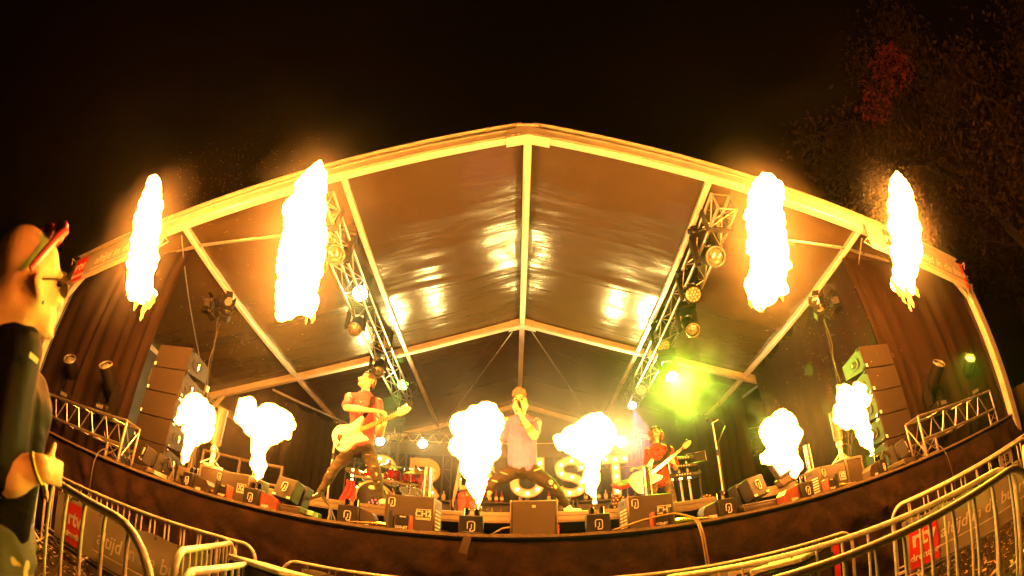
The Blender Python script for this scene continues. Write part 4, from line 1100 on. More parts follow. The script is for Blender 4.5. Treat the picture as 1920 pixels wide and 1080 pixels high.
glare('blinding lamp at the back beside the mushroom flame above letter T', 1166, 828, 11.2, .15, 'strong', 2200, WC, (1.9, 5, 4.2))
mover('small hanging moving light with a green lens behind the guitarist neck', at(749, 805, Y=11.0) + Vector((0, 0, .3)), True, 0, radians(25), 'wash', 'green', .9, 'small lights on the back trusses')
def par(label, px, py, Y, z, m_on, r=.13):
    p = at(px, py, Y=Y); p.z = z
    t = thing('floor_par', label, 'stage light', p, (0, 0, 0), 'small round LED floor lamps')
    b = MB(); b.lathe([(r, 0), (r*1.05, .04), (r*.95, .14), (r*.5, .18)], a=(0, 0, r*1.25), axis=(0, 1, -.25), n=16); ob('can', b, M_bodyp, t)
    b = MB(); b.tube([(-r*1.15, .06, .01), (-r*1.15, .06, r*1.3)], .014, 6); b2 = MB(); b2.tube([(r*1.15, .06, .01), (r*1.15, .06, r*1.3)], .014, 6)
    ob('bracket_side', b, M_black, t); ob('bracket_side', b2, M_black, t)
    b = MB(); b.box((0, .06, .01), (r*2.5, .12, .02)); ob('foot', b, M_black, t)
    b = MB(); pts = [(0, 0)] + [(.5*r*cos(a), .5*r*sin(a)) for a in [i*pi/3 for i in range(6)]] + [(.8*r*cos(a), .8*r*sin(a)) for a in [i*pi/6 for i in range(12)]]
    for x, z_ in pts: b.ball((x, -.012 + z_*.25, r*1.25 + z_), r*.13, 6)
    tag(ob('led_cells', b, m_on, t), kind='stuff')
M_redled = emit('lit red cells', (1, .16, .06), 2.2); M_dimled = mat('amber led lens', (.5, .2, .06), .15)
par('small round LED floor lamp with red cells left of the drums', 708, 925, 6.4, RISER, M_redled)
par('small round LED floor lamp left of the bassist feet', 1167, 955, 5.6, RISER, M_dimled, .11)
par('small round LED floor lamp right of the keyboard stand', 1331, 943, 6.6, RISER, M_dimled, .13)
par('small round LED floor lamp in front of the bar right of singer', 1098, 952, 8.5, RISER, M_dimled, .12)
par('small round LED floor lamp in front of the bar left of the singer', 925, 955, 8.5, RISER, M_dimled, .12)
# ------------------------------------------------------------------ drums
M_shell = mat('deep red drum shell', (.30, .012, .012), .16, 0, var=.5, scale=9, coat=.6)
M_skin = mat('drum head film', (.62, .56, .44), .35, var=.1)
M_bronze = mat('bronze cymbal', (.62, .42, .14), .24, .9, var=.25, scale=10, stretch=(1, 1, 30))
DY = 7.6
def drum(name, label, p, r, d, axis, front=None, lugs=6, cat='drum'):
    t = thing(name, label, cat, p, (0, 0, 0), 'red drum kit pieces'); a = Vector(axis).normalized()
    b = MB(); b.lathe([(r, 0), (r, d)], axis=a, n=22); ob('shell', b, M_shell, t)
    for k in (0, d):
        b = MB(); u = a.orthogonal().normalized(); v = a.cross(u)
        b.tube([a*k + (u*cos(i*pi/11) + v*sin(i*pi/11))*r*1.025 for i in range(22)], .014 if r < .22 else .02, 6, True); ob('hoop', b, M_chrome if r < .22 else front or M_chrome, t)
    b = MB(); b.lathe([(.001, 0), (r*.98, .0)], a=a*(d + .006), axis=a, n=22, cap=False); ob('batter_head', b, M_skin, t)
    b = MB(); b.lathe([(.001, 0), (r*.98, 0)], a=a*-.006, axis=a, n=22, cap=False); fh = ob('front_head', b, M_black if front else M_skin, t)
    u = a.orthogonal().normalized(); v = a.cross(u)
    for i in range(lugs):
        q = (u*cos(i*2*pi/lugs + .3) + v*sin(i*2*pi/lugs + .3))*(r + .012)
        b = MB(); b.cyl(q + a*d*.08, q + a*d*.92, .008, 6); b.box(q + a*d*.5, (.025, .025, .04)); ob('lug', b, M_chrome, t)
    return t, fh
M_hoopw = mat('cream bass drum hoop', (.62, .52, .25), .3, var=.15)
t, fh = drum('bass_drum', 'red bass drum with black front and pale hoop between guitarist legs', at(706, 938, Y=DY) + Vector((0, -.2, .0)), .275, .42, (0, 1, 0), M_hoopw, 8)
b = MB(); b.lathe([(.001, 0), (.07, 0)], a=(0, -.010, .17), axis=(0, 1, 0), n=14, cap=False); b.v = [(v[0], v[1], .17 + (v[2]-.17)*.5) for v in b.v]; ob('oval_badge', b, M_logo, fh)
for px, py, r, d, lab in ((697, 902, .14, .2, 'red rack tom drum left, partly behind guitarist leg'), (736, 906, .135, .2, 'red rack tom drum right of the guitarist leg'), (775, 923, .20, .34, 'red floor tom drum left of the letter R')):
    p = at(px, py, Y=DY + .05); drum('tom_drum', lab, p, r, d, (0, -.35 if d < .3 else 0, -1 if d < .3 else -1) if False else (.05, .25, 1), None, 6)
p = at(690, 925, Y=DY + .2); drum('snare_drum', 'shallow red snare drum behind the hanging red towel', p, .17, .14, (0, .1, 1))
def cymbal(label, px, py, Y, r, tilt, roll, foot):
    p = at(px, py, Y=Y); h = p.z - RISER
    t = thing('cymbal_stand', label, 'cymbal', (p.x + foot, Y + .05, RISER), (0, 0, 0), 'bronze cymbals on chrome stands')
    c = Vector((-foot, -.05, h)); H = TR(*c) @ RY(roll) @ RX(tilt)
    b = MB(); b.lathe([(.012, .05), (r*.12, .045), (r*.22, .018), (r*.25, .012), (r*.7, -.008), (r, -.028), (r, -.031), (.012, .035)], n=26, cap=False); b.v = [H @ Vector(v) for v in b.v]; ob('cymbal', b, M_bronze, t)
    b = MB(); b.lathe([(.02, .05), (.02, .09), (.008, .10)], n=8); b.v = [H @ Vector(v) for v in b.v]; ob('felt', b, M_rubber, t)
    b = MB(); b.tube([c + Vector((0, 0, .08)), c + Vector((foot*.2, .02, -.2)), (0, 0, h*.55), (0, 0, .12)], .012, 8); ob('tube', b, M_chrome, t)
    b = MB(); b.cyl((0, 0, h*.5), (0, 0, h*.58), .024, 8); ob('collar', b, M_chrome, t)
    for k in range(3):
        b = MB(); a = k*2*pi/3 + .4; b.tube([(0, 0, .32), (.25*cos(a), .25*sin(a), .01)], .010, 6); ob('leg', b, M_chrome, t)
    return t
cymbal('tilted dark bronze cymbal left of the guitarist knee', 672, 886, DY - .1, .215, radians(24), radians(22), -.12)
cymbal('bronze cymbal right of the guitarist leg under the letter P', 733, 874, DY, .21, radians(20), radians(4), .1)
cymbal('pale bronze cymbal in front of the letter R', 783, 884, DY - .1, .21, radians(22), radians(-4), .04)
t = thing('hi_hat_stand', 'small hi hat pair on a chrome stand before the letter R', 'cymbal', (at(772, 912, Y=DY-.2).x, DY-.2, RISER))
b = MB(); b.tube([(0, 0, .02), (0, 0, .85)], .012, 8); ob('tube', b, M_chrome, t)
for z, s in ((.74, 1), (.765, -1)):
    b = MB(); b.lathe([(.015, .03*s*-1), (.05, .02*s*-1), (.17, .0)], a=(0, 0, z), n=20, cap=False); ob('cymbal', b, M_bronze, t)
for k in range(3):
    b = MB(); a = k*2*pi/3; b.tube([(0, 0, .3), (.22*cos(a), .22*sin(a), .01)], .010, 6); ob('leg', b, M_chrome, t)
t = thing('drum_rack', 'long pale rack bar across the drums above the bass drum', 'drum rack', (at(660, 915, Y=DY-.3).x, DY - .3, RISER))
x1 = at(770, 928, Y=DY-.3).x - t.location.x
b = MB(); b.tube([(0, 0, .78), (x1*.5, -.05, .76), (x1, 0, .72)], .022, 8); ob('bar', b, M_alu2, t)
for x in (0.02, x1):
    b = MB(); b.tube([(x, 0, .0), (x, 0, .92)], .02, 8); ob('upright', b, M_chrome, t)
    for z in (.7, .78, .88):
        b = MB(); b.box((x, -.01, z), (.05, .05, .045), None, .006); ob('clamp', b, M_chrome, t)
# towel
t = MB(); p = at(661, 903, Y=DY-.42)
t.grid(lambda u, v: ((u-.5)*(.14 + .12*v) + .025*sin(v*5), -.02 - .035*sin(u*14 + v*2) - .02*v, -.44*v*(1 - .12*abs(u-.4)) - .02*noise.noise(Vector((u*3, v*3, 2)))), 26, 22)
o = ob('towel', t, mat('pinkish red towel', (.60, .045, .06), .85, var=.2, scale=30, bump=.5, bscale=120)); o.location = p; tag(o, 'pink red towel hanging from the drum rack', 'towel')
# ------------------------------------------------------------------ microphone stands, keyboard, laptop
def mic_stand(label, px, py, Y, boom, mic):
    p = at(px, py, Y=Y); h = p.z - RISER
    t = thing('microphone_stand', label, 'microphone stand', (p.x, Y, RISER), (0, 0, 0), 'tall microphone stands')
    b = MB(); b.tube([(0, 0, .03), (0, 0, h)], .014, 8); ob('pole', b, M_steel, t)
    b = MB(); b.cyl((0, 0, h*.6), (0, 0, h*.6 + .1), .022, 8); ob('clutch', b, M_black, t)
    b = MB(); b.tube([(0, 0, h), Vector(boom)*.5 + Vector((0, 0, h)), Vector(boom) + Vector((0, 0, h))], .010, 7); bo = ob('boom', b, M_steel, t)
    e = Vector(boom) + Vector((0, 0, h)); d = Vector(mic)
    b = MB(); b.tube([e, e + d*.09], .018, 8); b.ball(e + d*.13, .032, 10); ob('microphone', b, M_black, bo)
    b = MB(); b.tube([e, e + Vector((.1, .02, -.12)), Vector((.03, -.02, h*.75)), Vector((.02, -.02, h*.3)), Vector((.03, 0, .03))], .006, 5); ob('cable', b, M_rubber, t)
    for k in range(3):
        a = k*2*pi/3 + .5; b = MB(); b.tube([(0, 0, .14), (.28*cos(a), .28*sin(a), .01)], .011, 6); ob('leg', b, M_black, t)
    return t
mic_stand('tall microphone stand with red collar left of the guitarist', 634, 802, 6.4, (.14, -.02, .04), (-1, 0, .1))
mic_stand('tall microphone stand right of the bassist, mic turned left', 1338, 790, 6.4, (.14, .02, .06), (-1.6, 0, .1))
t = thing('keyboard_stand', 'chrome keyboard stand with stacked modules right of the bassist', 'keyboard stand', (at(1285, 930, Y=7.5).x, 7.5, RISER))
for x in (-.16, .0, .16):
    b = MB(); b.tube([(x, 0, .02), (x - .04, 0, 1.15)], .022, 8); ob('leg', b, M_alu2, t)
    b = MB(); b.box((x - .03, 0, .78), (.07, .07, .08), None, .008); ob('clamp', b, M_chrome, t)
for z, w_ in ((.82, .62), (.98, .5), (1.12, .42)):
    b = MB(); b.box((.04, .05, z), (w_, .3, .07), None, .01); ob('module', b, M_black, t)
    b = MB()
    for k in range(6): b.cyl((-.12 + k*.05, -.10, z), (-.12 + k*.05, -.115, z), .012, 8)
    tag(ob('knobs', b, M_logo, t), kind='stuff')
t = thing('laptop', 'open dark laptop standing beyond the keyboard stand', 'laptop', at(1312, 866, Y=7.6), (0, 0, -.3))
b = MB(); b.box((0, .02, 0), (.36, .26, .022), None, .006); ob('keyboard_half', b, M_black, t)
H = TR(0, .15, .01) @ RX(radians(-12)); b = MB(); b.box((0, 0, .13), (.36, .012, .26), None, .004); b.v = [H @ Vector(v) for v in b.v]; sc_ = ob('screen', b, M_black, t)
b = MB(); b.strip([(-.18, 0), (.18, 0), (.18, .26), (-.18, .26)], [(-.172, .008), (.172, .008), (.172, .252), (-.172, .252)], .004, H @ TR(0, -.01, 0)); ob('bezel', b, M_alu2, sc_)
t = thing('laptop_stand', 'thin dark stand under the open laptop', 'stand', (at(1312, 870, Y=7.6).x, 7.6, RISER))
hh = at(1312, 866, Y=7.6).z - RISER
b = MB(); b.tube([(0, 0, 0), (0, 0, hh - .02)], .016, 8); ob('pole', b, M_black, t); b = MB(); b.box((0, .02, hh - .02), (.3, .2, .015)); ob('tray', b, M_black, t)
for k in range(3):
    b = MB(); a = k*2*pi/3; b.tube([(0, 0, .2), (.24*cos(a), .24*sin(a), .01)], .012, 6); ob('leg', b, M_black, t)
p = at(1178, 905, Y=7.5)
t = thing('drum_pad', 'red edged sample pad tilted on a stand left of the bassist', 'sample pad', (p.x, 7.5, p.z), (radians(25), radians(-14), .15))
b = MB(); b.box((0, 0, 0), (.46, .32, .06), None, .012); ob('case', b, mat('glossy red case', (.5, .03, .015), .3, var=.15), t)
for i in range(3):
    for j in range(2):
        b = MB(); b.box((-.14 + i*.14, -.07 + j*.14, .034), (.125, .125, .016), None, .006); ob('pad', b, mat('dark rubber pad', (.10, .085, .06), .4, var=.2), t)
t = thing('pad_stand', 'chrome stand holding up the red edged sample pad', 'stand', (p.x + .03, 7.55, RISER))
hh = p.z - RISER
b = MB(); b.tube([(0, 0, 0), (0, 0, hh - .05)], .02, 8); ob('pole', b, M_chrome, t)
b = MB(); b.box((0, 0, hh - .06), (.16, .12, .03)); ob('bracket', b, M_chrome, t)
for k in range(3):
    b = MB(); a = k*2*pi/3; b.tube([(0, 0, .22), (.22*cos(a), .22*sin(a), .01)], .012, 6); ob('leg', b, M_chrome, t)
# real beams of the lit moving lights
def beam(lab, col, power, ang, aim):
    b, p = ML[lab]; d = Vector(aim) - p
    lamp('SPOT', p + d.normalized()*.42, aim, col, power, .04, radians(ang), .4)
beam('moving light bursting bright lime green on the right truss', (.55, 1, .03), 4200, 110, (3.0, 4.6, 1.6))
beam('moving light glowing pink at the back of right truss', (1, .12, .35), 6000, 34, (3.0, 9.0, 1.8))
beam('moving light blazing white, second on the left roof truss', (1, .80, .18), 1600, 70, (-1.8, 2.0, 1))
beam('moving light glowing pale green near the back of left truss', (.55, 1, .1), 900, 50, (-3, 8, 1.8))
lamp('SPOT', (7.95, 4.35, 2.95), (2.0, 1.5, .75), (.72, 1, .04), 1500, .04, radians(17), .8)

gb, gp0 = ML['moving light bursting bright lime green on the right truss']
for k, (dx, dz) in enumerate(((-1.3, -2.6), (-.5, -2.9), (.3, -3.0), (1.1, -2.8), (1.9, -2.4), (2.6, -1.8), (3.1, -1.0))):
    a = gp0 + V(dx, -1.6, dz); lamp('SPOT', gp0 + (a - gp0).normalized()*.46, a, (.55, 1, .03), 3000, .01, radians(6), .2)
# ------------------------------------------------------------------ crowd barriers in the pit
M_bar = mat('galvanised barrier tube', (.60, .57, .46), .4, .25, var=.35, scale=22, bump=.2, bscale=120, rvar=.12)
M_dirt = mat('pale metal plate', (.50, .46, .36), .45, .4, var=.25, scale=8)
def barrier(label, A, B, h=1.0, step=.22, plate=None, rt=.0205, bars=True, r=.16, low=True):
    """crowd barrier whose top rail runs from A to B"""
    A, B = Vector(A), Vector(B); d = B - A; L_ = d.length; yaw = atan2(d.y, d.x); pit = math.asin(d.z/L_)
    R = (Matrix.Rotation(yaw, 4, 'Z') @ Matrix.Rotation(-pit, 4, 'Y')).to_3x3()
    o0 = A - R @ V(0, 0, h)
    t = thing('crowd_barrier', label, 'barrier', o0, R.to_euler(), 'crowd barriers in the pit')
    pts = [V(0, 0, .03), V(0, 0, h-r)] + [V(r - r*cos(a), 0, h - r + r*sin(a)) for a in [i*pi/12 for i in range(1, 7)]] + [V(L_ - r + r*sin(a), 0, h - r + r*cos(a)) for a in [i*pi/12 for i in range(0, 7)]] + [V(L_, 0, .03)]
    b = MB(); b.tube(pts, rt, 12); ob('frame', b, M_bar, t)
    for z in (.17, .25):
        if low: rod(t, (0, 0, z), (L_, 0, z), .013, M_bar, 'lower_rail', 8)
    n = int(L_/step)
    for i in range(1, n):
        x = L_*i/n; zt = h
        if x < r: zt = h - r + sqrt(max(0, r*r - (r-x)**2))
        if x > L_-r: zt = h - r + sqrt(max(0, r*r - (x-L_+r)**2))
        rod(t, (x, 0, .25 if low else .1), (x, 0, zt - .012), .0098, M_bar, 'upright_bar', 8)
    for x in (.25, L_-.25):
        b = MB(); b.tube([(x, -.28, .012), (x, -.22, .03), (x, -.04, .16), (x, .04, .16), (x, .22, .03), (x, .28, .012)], .014, 8); ob('foot', b, M_bar, t)
    for x, m_ in (plate or []):
        b = MB(); b.box((x, 0, h - .105), (.235, .006, .15), None, .002); p = ob('name_plate', b, M_dirt, t)
        if m_:
            M = TR(x, -.004, h - .105) @ Matrix.Diagonal((-1, 1, 1, 1)).to_4x4()
            lettering('ES', .115, MATS['matt ink'], p, M, depth=.001, bold=.004)
    return t
mat('matt ink', (.02, .015, .010), .6)
def barrier_banner(label, A, B, drop, top, logo_t, text_t, size, red_end=None, logo=True, grom=True):
    """vinyl banner tied along a barrier from A to B, its head `top` below the rail"""
    A, B = Vector(A), Vector(B); d = B - A; L_ = d.length; yaw = atan2(d.y, d.x); pit = math.asin(d.z/L_)
    R = (Matrix.Rotation(yaw, 4, 'Z') @ Matrix.Rotation(-pit, 4, 'Y'))
    t = thing('barrier_banner', label, 'banner', (A + B)/2 - V(0, 0, top), R.to_euler(), 'banners tied to the crowd barriers')
    sd = L_*3.7
    m = MB(); m.grid(lambda u, v: ((u-.5)*L_, -.016 - .012*noise.noise(V(u*6, v*2.5, sd)) - .006*sin(u*40)*v*(1-v), -drop*v + .012*sin(u*pi*9)*(1-v)), 60, 14); ob('sheet', m, M_ban, t)
    if logo: logo_patch(t, TR(logo_t*L_, -.036, -drop*.52), drop*.62, drop*.86)
    if size: slogan(t, TR(text_t*L_, -.036, -drop*.50), size)
    if red_end:
        b = MB(); b.box((red_end*(L_/2 - .06), -.034, -drop*.5), (.10, .004, drop*.98)); ob('red_stripe', b, M_red, t)
    if grom:
        for i in range(9):
            b = MB(); x = -L_/2 + .06 + (L_-.12)*i/8
            b.tube([V(x + .012*cos(a), -.034, -.03 + .012*sin(a)) for a in [k*pi/5 for k in range(10)]], .004, 5, True); b.tube([(x, -.03, -.02), (x, -.01, top*.6), (x, .02, top)], .003, 4); ob('grommet', b, M_rubber, t)
    return t
B1a, B1b = V(-5.75, 3.58, .915), V(-2.36, 3.58, 1.057)
barrier('long barrier with banner and name plate at left, parallel to the stage', B1a, B1b, plate=[(.72, True)])
barrier_banner('grey banner with red square logo on the left barrier', B1a + V(.42, -.03, .02), B1b + V(-.25, -.03, -.01), .60, .19, -.31, .17, .24)
barrier('left barrier leaning on the stage skirt behind the banner barrier', V(-5.15, 3.93, .955), V(-2.35, 3.93, 1.06))
barrier('barrier at left beside the watching man, running towards the camera', V(-3.3, 1.40, 1.0), V(-1.20, 1.28, 1.0), step=.17, r=.27)
barrier('barrier seen nearly end on at left, rounded end towards the camera', V(-1.60, 1.86, .92), V(-2.28, 3.42, 1.04), step=.14)
barrier('nearest barrier rail arching low at the left bottom edge', V(-1.22, 1.48, .88), V(-1.98, 3.35, .93), step=.2)
barrier('short barrier standing behind the man hand at far left', V(-4.6, 2.1, .98), V(-5.9, 3.5, .92), plate=[(.5, False)])
Ca, Cb, Cc, Cd = V(-2.03, 3.90, 1.0), V(.55, 3.90, 1.04), V(.62, 3.90, 1.04), V(3.42, 3.90, .965)
barrier('bannered barrier against the skirt left of the bottom centre', Ca, Cb)
barrier_banner('blank grey banner with grommets below the flame box, left of centre', Ca + V(.22, -.03, 0), Cb + V(-.1, -.03, 0), .55, .045, 0, 0, 0, None, False)
barrier('bannered barrier against the skirt right of the bottom centre', Cc, Cd)
barrier_banner('grey banner with a red end below the right tilting head', Cc + V(.1, -.03, 0), Cd + V(-.24, -.03, 0), .55, .045, 0, 0, 0, 1, False)
R1a, R1b = V(3.80, 3.60, 1.02), V(5.72, 2.55, .985)
barrier('right barrier carrying the slogan banner, turned towards the camera', R1a, R1b, plate=[(1.72, True)])
barrier_banner('grey banner with slogan and red logo on the right barrier', R1a + V(.10, -.04, .01), R1b + V(-.30, .06, .01), .60, .21, -.36, .13, .20)
barrier('right barrier standing just behind the slogan banner barrier', V(4.05, 3.82, 1.03), V(6.6, 2.75, 1.0))
barrier('second nearest barrier sweeping up the right bottom corner, lit yellow green', V(1.05, 3.45, 1.0), V(2.80, 1.42, .955), step=.17, plate=[(.72, True)])
barrier('nearest thick barrier rail sweeping across the right bottom corner', V(.85, 1.68, .94), V(2.50, 1.18, .94), step=.15, rt=.020)
barrier('barrier end at the far right edge turning away from camera', V(2.62, 1.22, .94), V(4.3, 2.0, .94), step=.17)
# dark pit cases with pale dusty lids
for lab, c, yaw, s in (('dark pit case with pale dusty lid at bottom left of centre', (-1.62, 2.95), -.5, (.70, .34)), ('long dark pit case with bright dusty lid at bottom right', (2.05, 3.0), .75, (1.3, .34))):
    t = thing('pit_case', lab, 'case', (c[0], c[1], -.02), (0, 0, yaw), 'dark cases in the pit')
    b = MB(); b.box((0, 0, .465), (s[0], s[1], .93), None, .01); ob('case', b, M_black, t)
    b = MB(); b.box((0, 0, .955), (s[0] + .02, s[1] + .02, .035), None, .008); ob('lid', b, mat('dusty pale lid', (.46, .42, .30), .6, var=.5, scale=18), t)
    for sx in (-1, 1):
        for sy in (-1, 1):
            b = MB(); b.box((sx*s[0]/2, sy*s[1]/2, .44), (.035, .035, .86)); ob('corner_strip', b, M_flight, t)
# ------------------------------------------------------------------ litter and grass
def scatter(name, label, n, gen, m, kind='stuff'):
    b = MB()
    for i in range(n): gen(b)
    return tag(ob(name, b, m, smooth=False), label, kind=kind)
def spot():
    while True:
        s = rnd.choice((-1, 1)); x = s*rnd.uniform(1.2, 6.5); y = rnd.uniform(.4, 4.0)
        if abs(x) + y > 2: return x, y
def blade(b):
    x, y = spot(); z = ground_z(x, y); h = rnd.uniform(.03, .09); a = rnd.random()*6.3; w_ = .004
    dx, dy = cos(a), sin(a); l = rnd.uniform(0, .04)
    b.add([(x - dx*w_, y - dy*w_, z), (x + dx*w_, y + dy*w_, z), (x + dy*l, y - dx*l, z + h)], [(0, 1, 2)])
scatter('grass', 'short trampled grass in the pit', 16000, blade, mat('dull grass blade', (.045, .055, .012), .7, var=.5, scale=2, col2=(.07, .055, .02)))
def leaf(b):
    x, y = spot(); z = ground_z(x, y) + rnd.uniform(.02, .05); a = rnd.random()*6.3; l = rnd.uniform(.02, .045); w_ = l*rnd.uniform(.3, .55); q = rnd.uniform(-.02, .02)
    u = V(cos(a), sin(a), rnd.uniform(-.4, .4)); v = V(-sin(a), cos(a), rnd.uniform(-.4, .4)); c = V(x, y, z)
    b.add([c - u*l, c + v*w_ + V(0, 0, q), c + u*l, c - v*w_ + V(0, 0, q)], [(0, 1, 2), (0, 2, 3)])
scatter('leaf_litter', 'dry leaf litter strewn on the pit grass', 2200, leaf, mat('dry fallen leaf', (.36, .27, .11), .7, var=.4, scale=3))
def flake(cx, cy, cz, sx, sy, sz, r0=.004, r1=.010):
    def f(b):
        c = V(rnd.gauss(cx, sx), rnd.gauss(cy, sy), rnd.gauss(cz, sz)); u = V(rnd.gauss(0, 1), rnd.gauss(0, 1), rnd.gauss(0, 1)).normalized(); v = u.orthogonal().normalized(); s = rnd.uniform(r0, r1)
        b.add([c - u*s, c + v*s*.6, c + u*s, c - v*s*.6], [(0, 1, 2, 3)])
    return f
M_flk = mat('drifting paper fleck', (.5, .42, .2), .7, var=.2)
p = at(1530, 620, Y=5.0); scatter('drifting_flecks', 'pale flecks drifting in front of the right drape', 420, flake(p.x, 4.9, p.z, .55, .35, .75), M_flk)
p = at(450, 330, Y=4.4); scatter('drifting_flecks', 'fine sparks and flecks drifting above the left gable beam', 600, flake(p.x, 4.0, p.z - .5, .8, .3, .7, .003, .008), M_flk)
p = at(420, 560, Y=4.8); scatter('drifting_flecks', 'flecks drifting under the left roof between two flame columns', 350, flake(p.x, 5.0, p.z, .8, .4, .8, .003, .008), M_flk)
# ------------------------------------------------------------------ trees and backdrop banner at the right
M_leafd = mat('dark autumn leaf', (.040, .022, .006), .8, var=.6, scale=1.2, spec=.2); M_leafr = mat('leaf tinted red lit', (.22, .010, .008), .6, var=.3, scale=3); M_barkt = mat('tree bark', (.02, .014, .008), .85, var=.5, scale=6, bump=.6, bscale=20)  # red light on the foliage is put into the red leaf colour
def tree(label, base, h, spread, n, seed, red=0, ls=.11):
    rr = random.Random(seed); base = Vector(base)
    t = thing('tree', label, 'tree', base, (0, 0, 0), 'dark trees beside the stage')
    trunk = MB(); tips = []
    def grow(p, d, L_, r, lev):
        pts = [p]; rs = [r]; n_ = 5
        for i in range(n_):
            d = (d + V(rr.gauss(0, .13), rr.gauss(0, .13), rr.gauss(.02, .08))).normalized(); p = p + d*L_/n_; pts.append(p); rs.append(r*(1 - .55*(i+1)/n_))
            if lev >= 2: tips.append((p, L_))
        trunk.tube(pts, r, 7 if lev < 2 else 4, rs=rs)
        if lev < 3:
            for k in range(5 if lev else 8):
                i = rr.randint(2, n_); a = rr.uniform(0, 2*pi); q = rr.uniform(.5, 1.1)
                nd = (d*.7 + V(cos(a)*q, sin(a)*q, rr.uniform(-.1, .5))).normalized()
                grow(pts[i], nd, L_*rr.uniform(.42, .62)*(spread if lev == 0 else 1), rs[i]*.55, lev+1)
    grow(V(0, 0, 0), V(0, 0, 1), h*.62, h*.022, 0)
    ob('trunk', trunk, M_barkt, t)
    lv, rd = MB(), MB()
    for i in range(n):
        p, L_ = rr.choice(tips); c = p + V(rr.gauss(0, .45), rr.gauss(0, .45), rr.gauss(0, .4))
        u = V(rr.gauss(0, 1), rr.gauss(0, 1), rr.gauss(-.3, .7)).normalized(); v = u.orthogonal().normalized(); v = Matrix.Rotation(rr.random()*6, 3, u) @ v; s = ls*rr.uniform(.6, 1.2)
        tgt = lv
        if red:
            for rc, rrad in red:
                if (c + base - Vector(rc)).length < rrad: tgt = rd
        tgt.add([c - u*s, c + v*s*.45, c + u*s, c - v*s*.45], [(0, 1, 2, 3)])
    ob('crown', lv, M_leafd, t, smooth=False)
    if rd.v: ob('red_lit_foliage', rd, M_leafr, t, smooth=False)
    return t
tree('tall dark tree standing right of the stage', (21.0, 7.6, 0), 16.0, .9, 24000, 5, 0, .15)
tree('dark tree at the far right edge, branches faintly lit, some leaves coloured red lit', (14.5, 3.2, 0), 13.5, 1.1, 22000, 9, [(tuple(at(1668, 122, X=12.6)), 1.0), (tuple(at(1634, 185, X=12.2)), .9), (tuple(at(1668, 122, X=13.8)), 1.0), (tuple(at(1634, 185, X=13.5)), .9)], .13)
tree('dark low tree behind the right tent post', (20.0, 12.0, 0), 9.0, 1.0, 8000, 12, 0, .14)
t = ob('pit_tarp', MB().grid(lambda u, v: (u*2.4, .08*sin(u*7), .05*noise.noise(V(u*3, v*3, 2)) - 1.1*v), 24, 8), M_ban); t.location = at(1893, 722, Y=4.55); tag(t, 'pale tarpaulin screen outside the right tent post', 'tarpaulin')
# ridge of the tent skin seen behind the gable
# ------------------------------------------------------------------ people

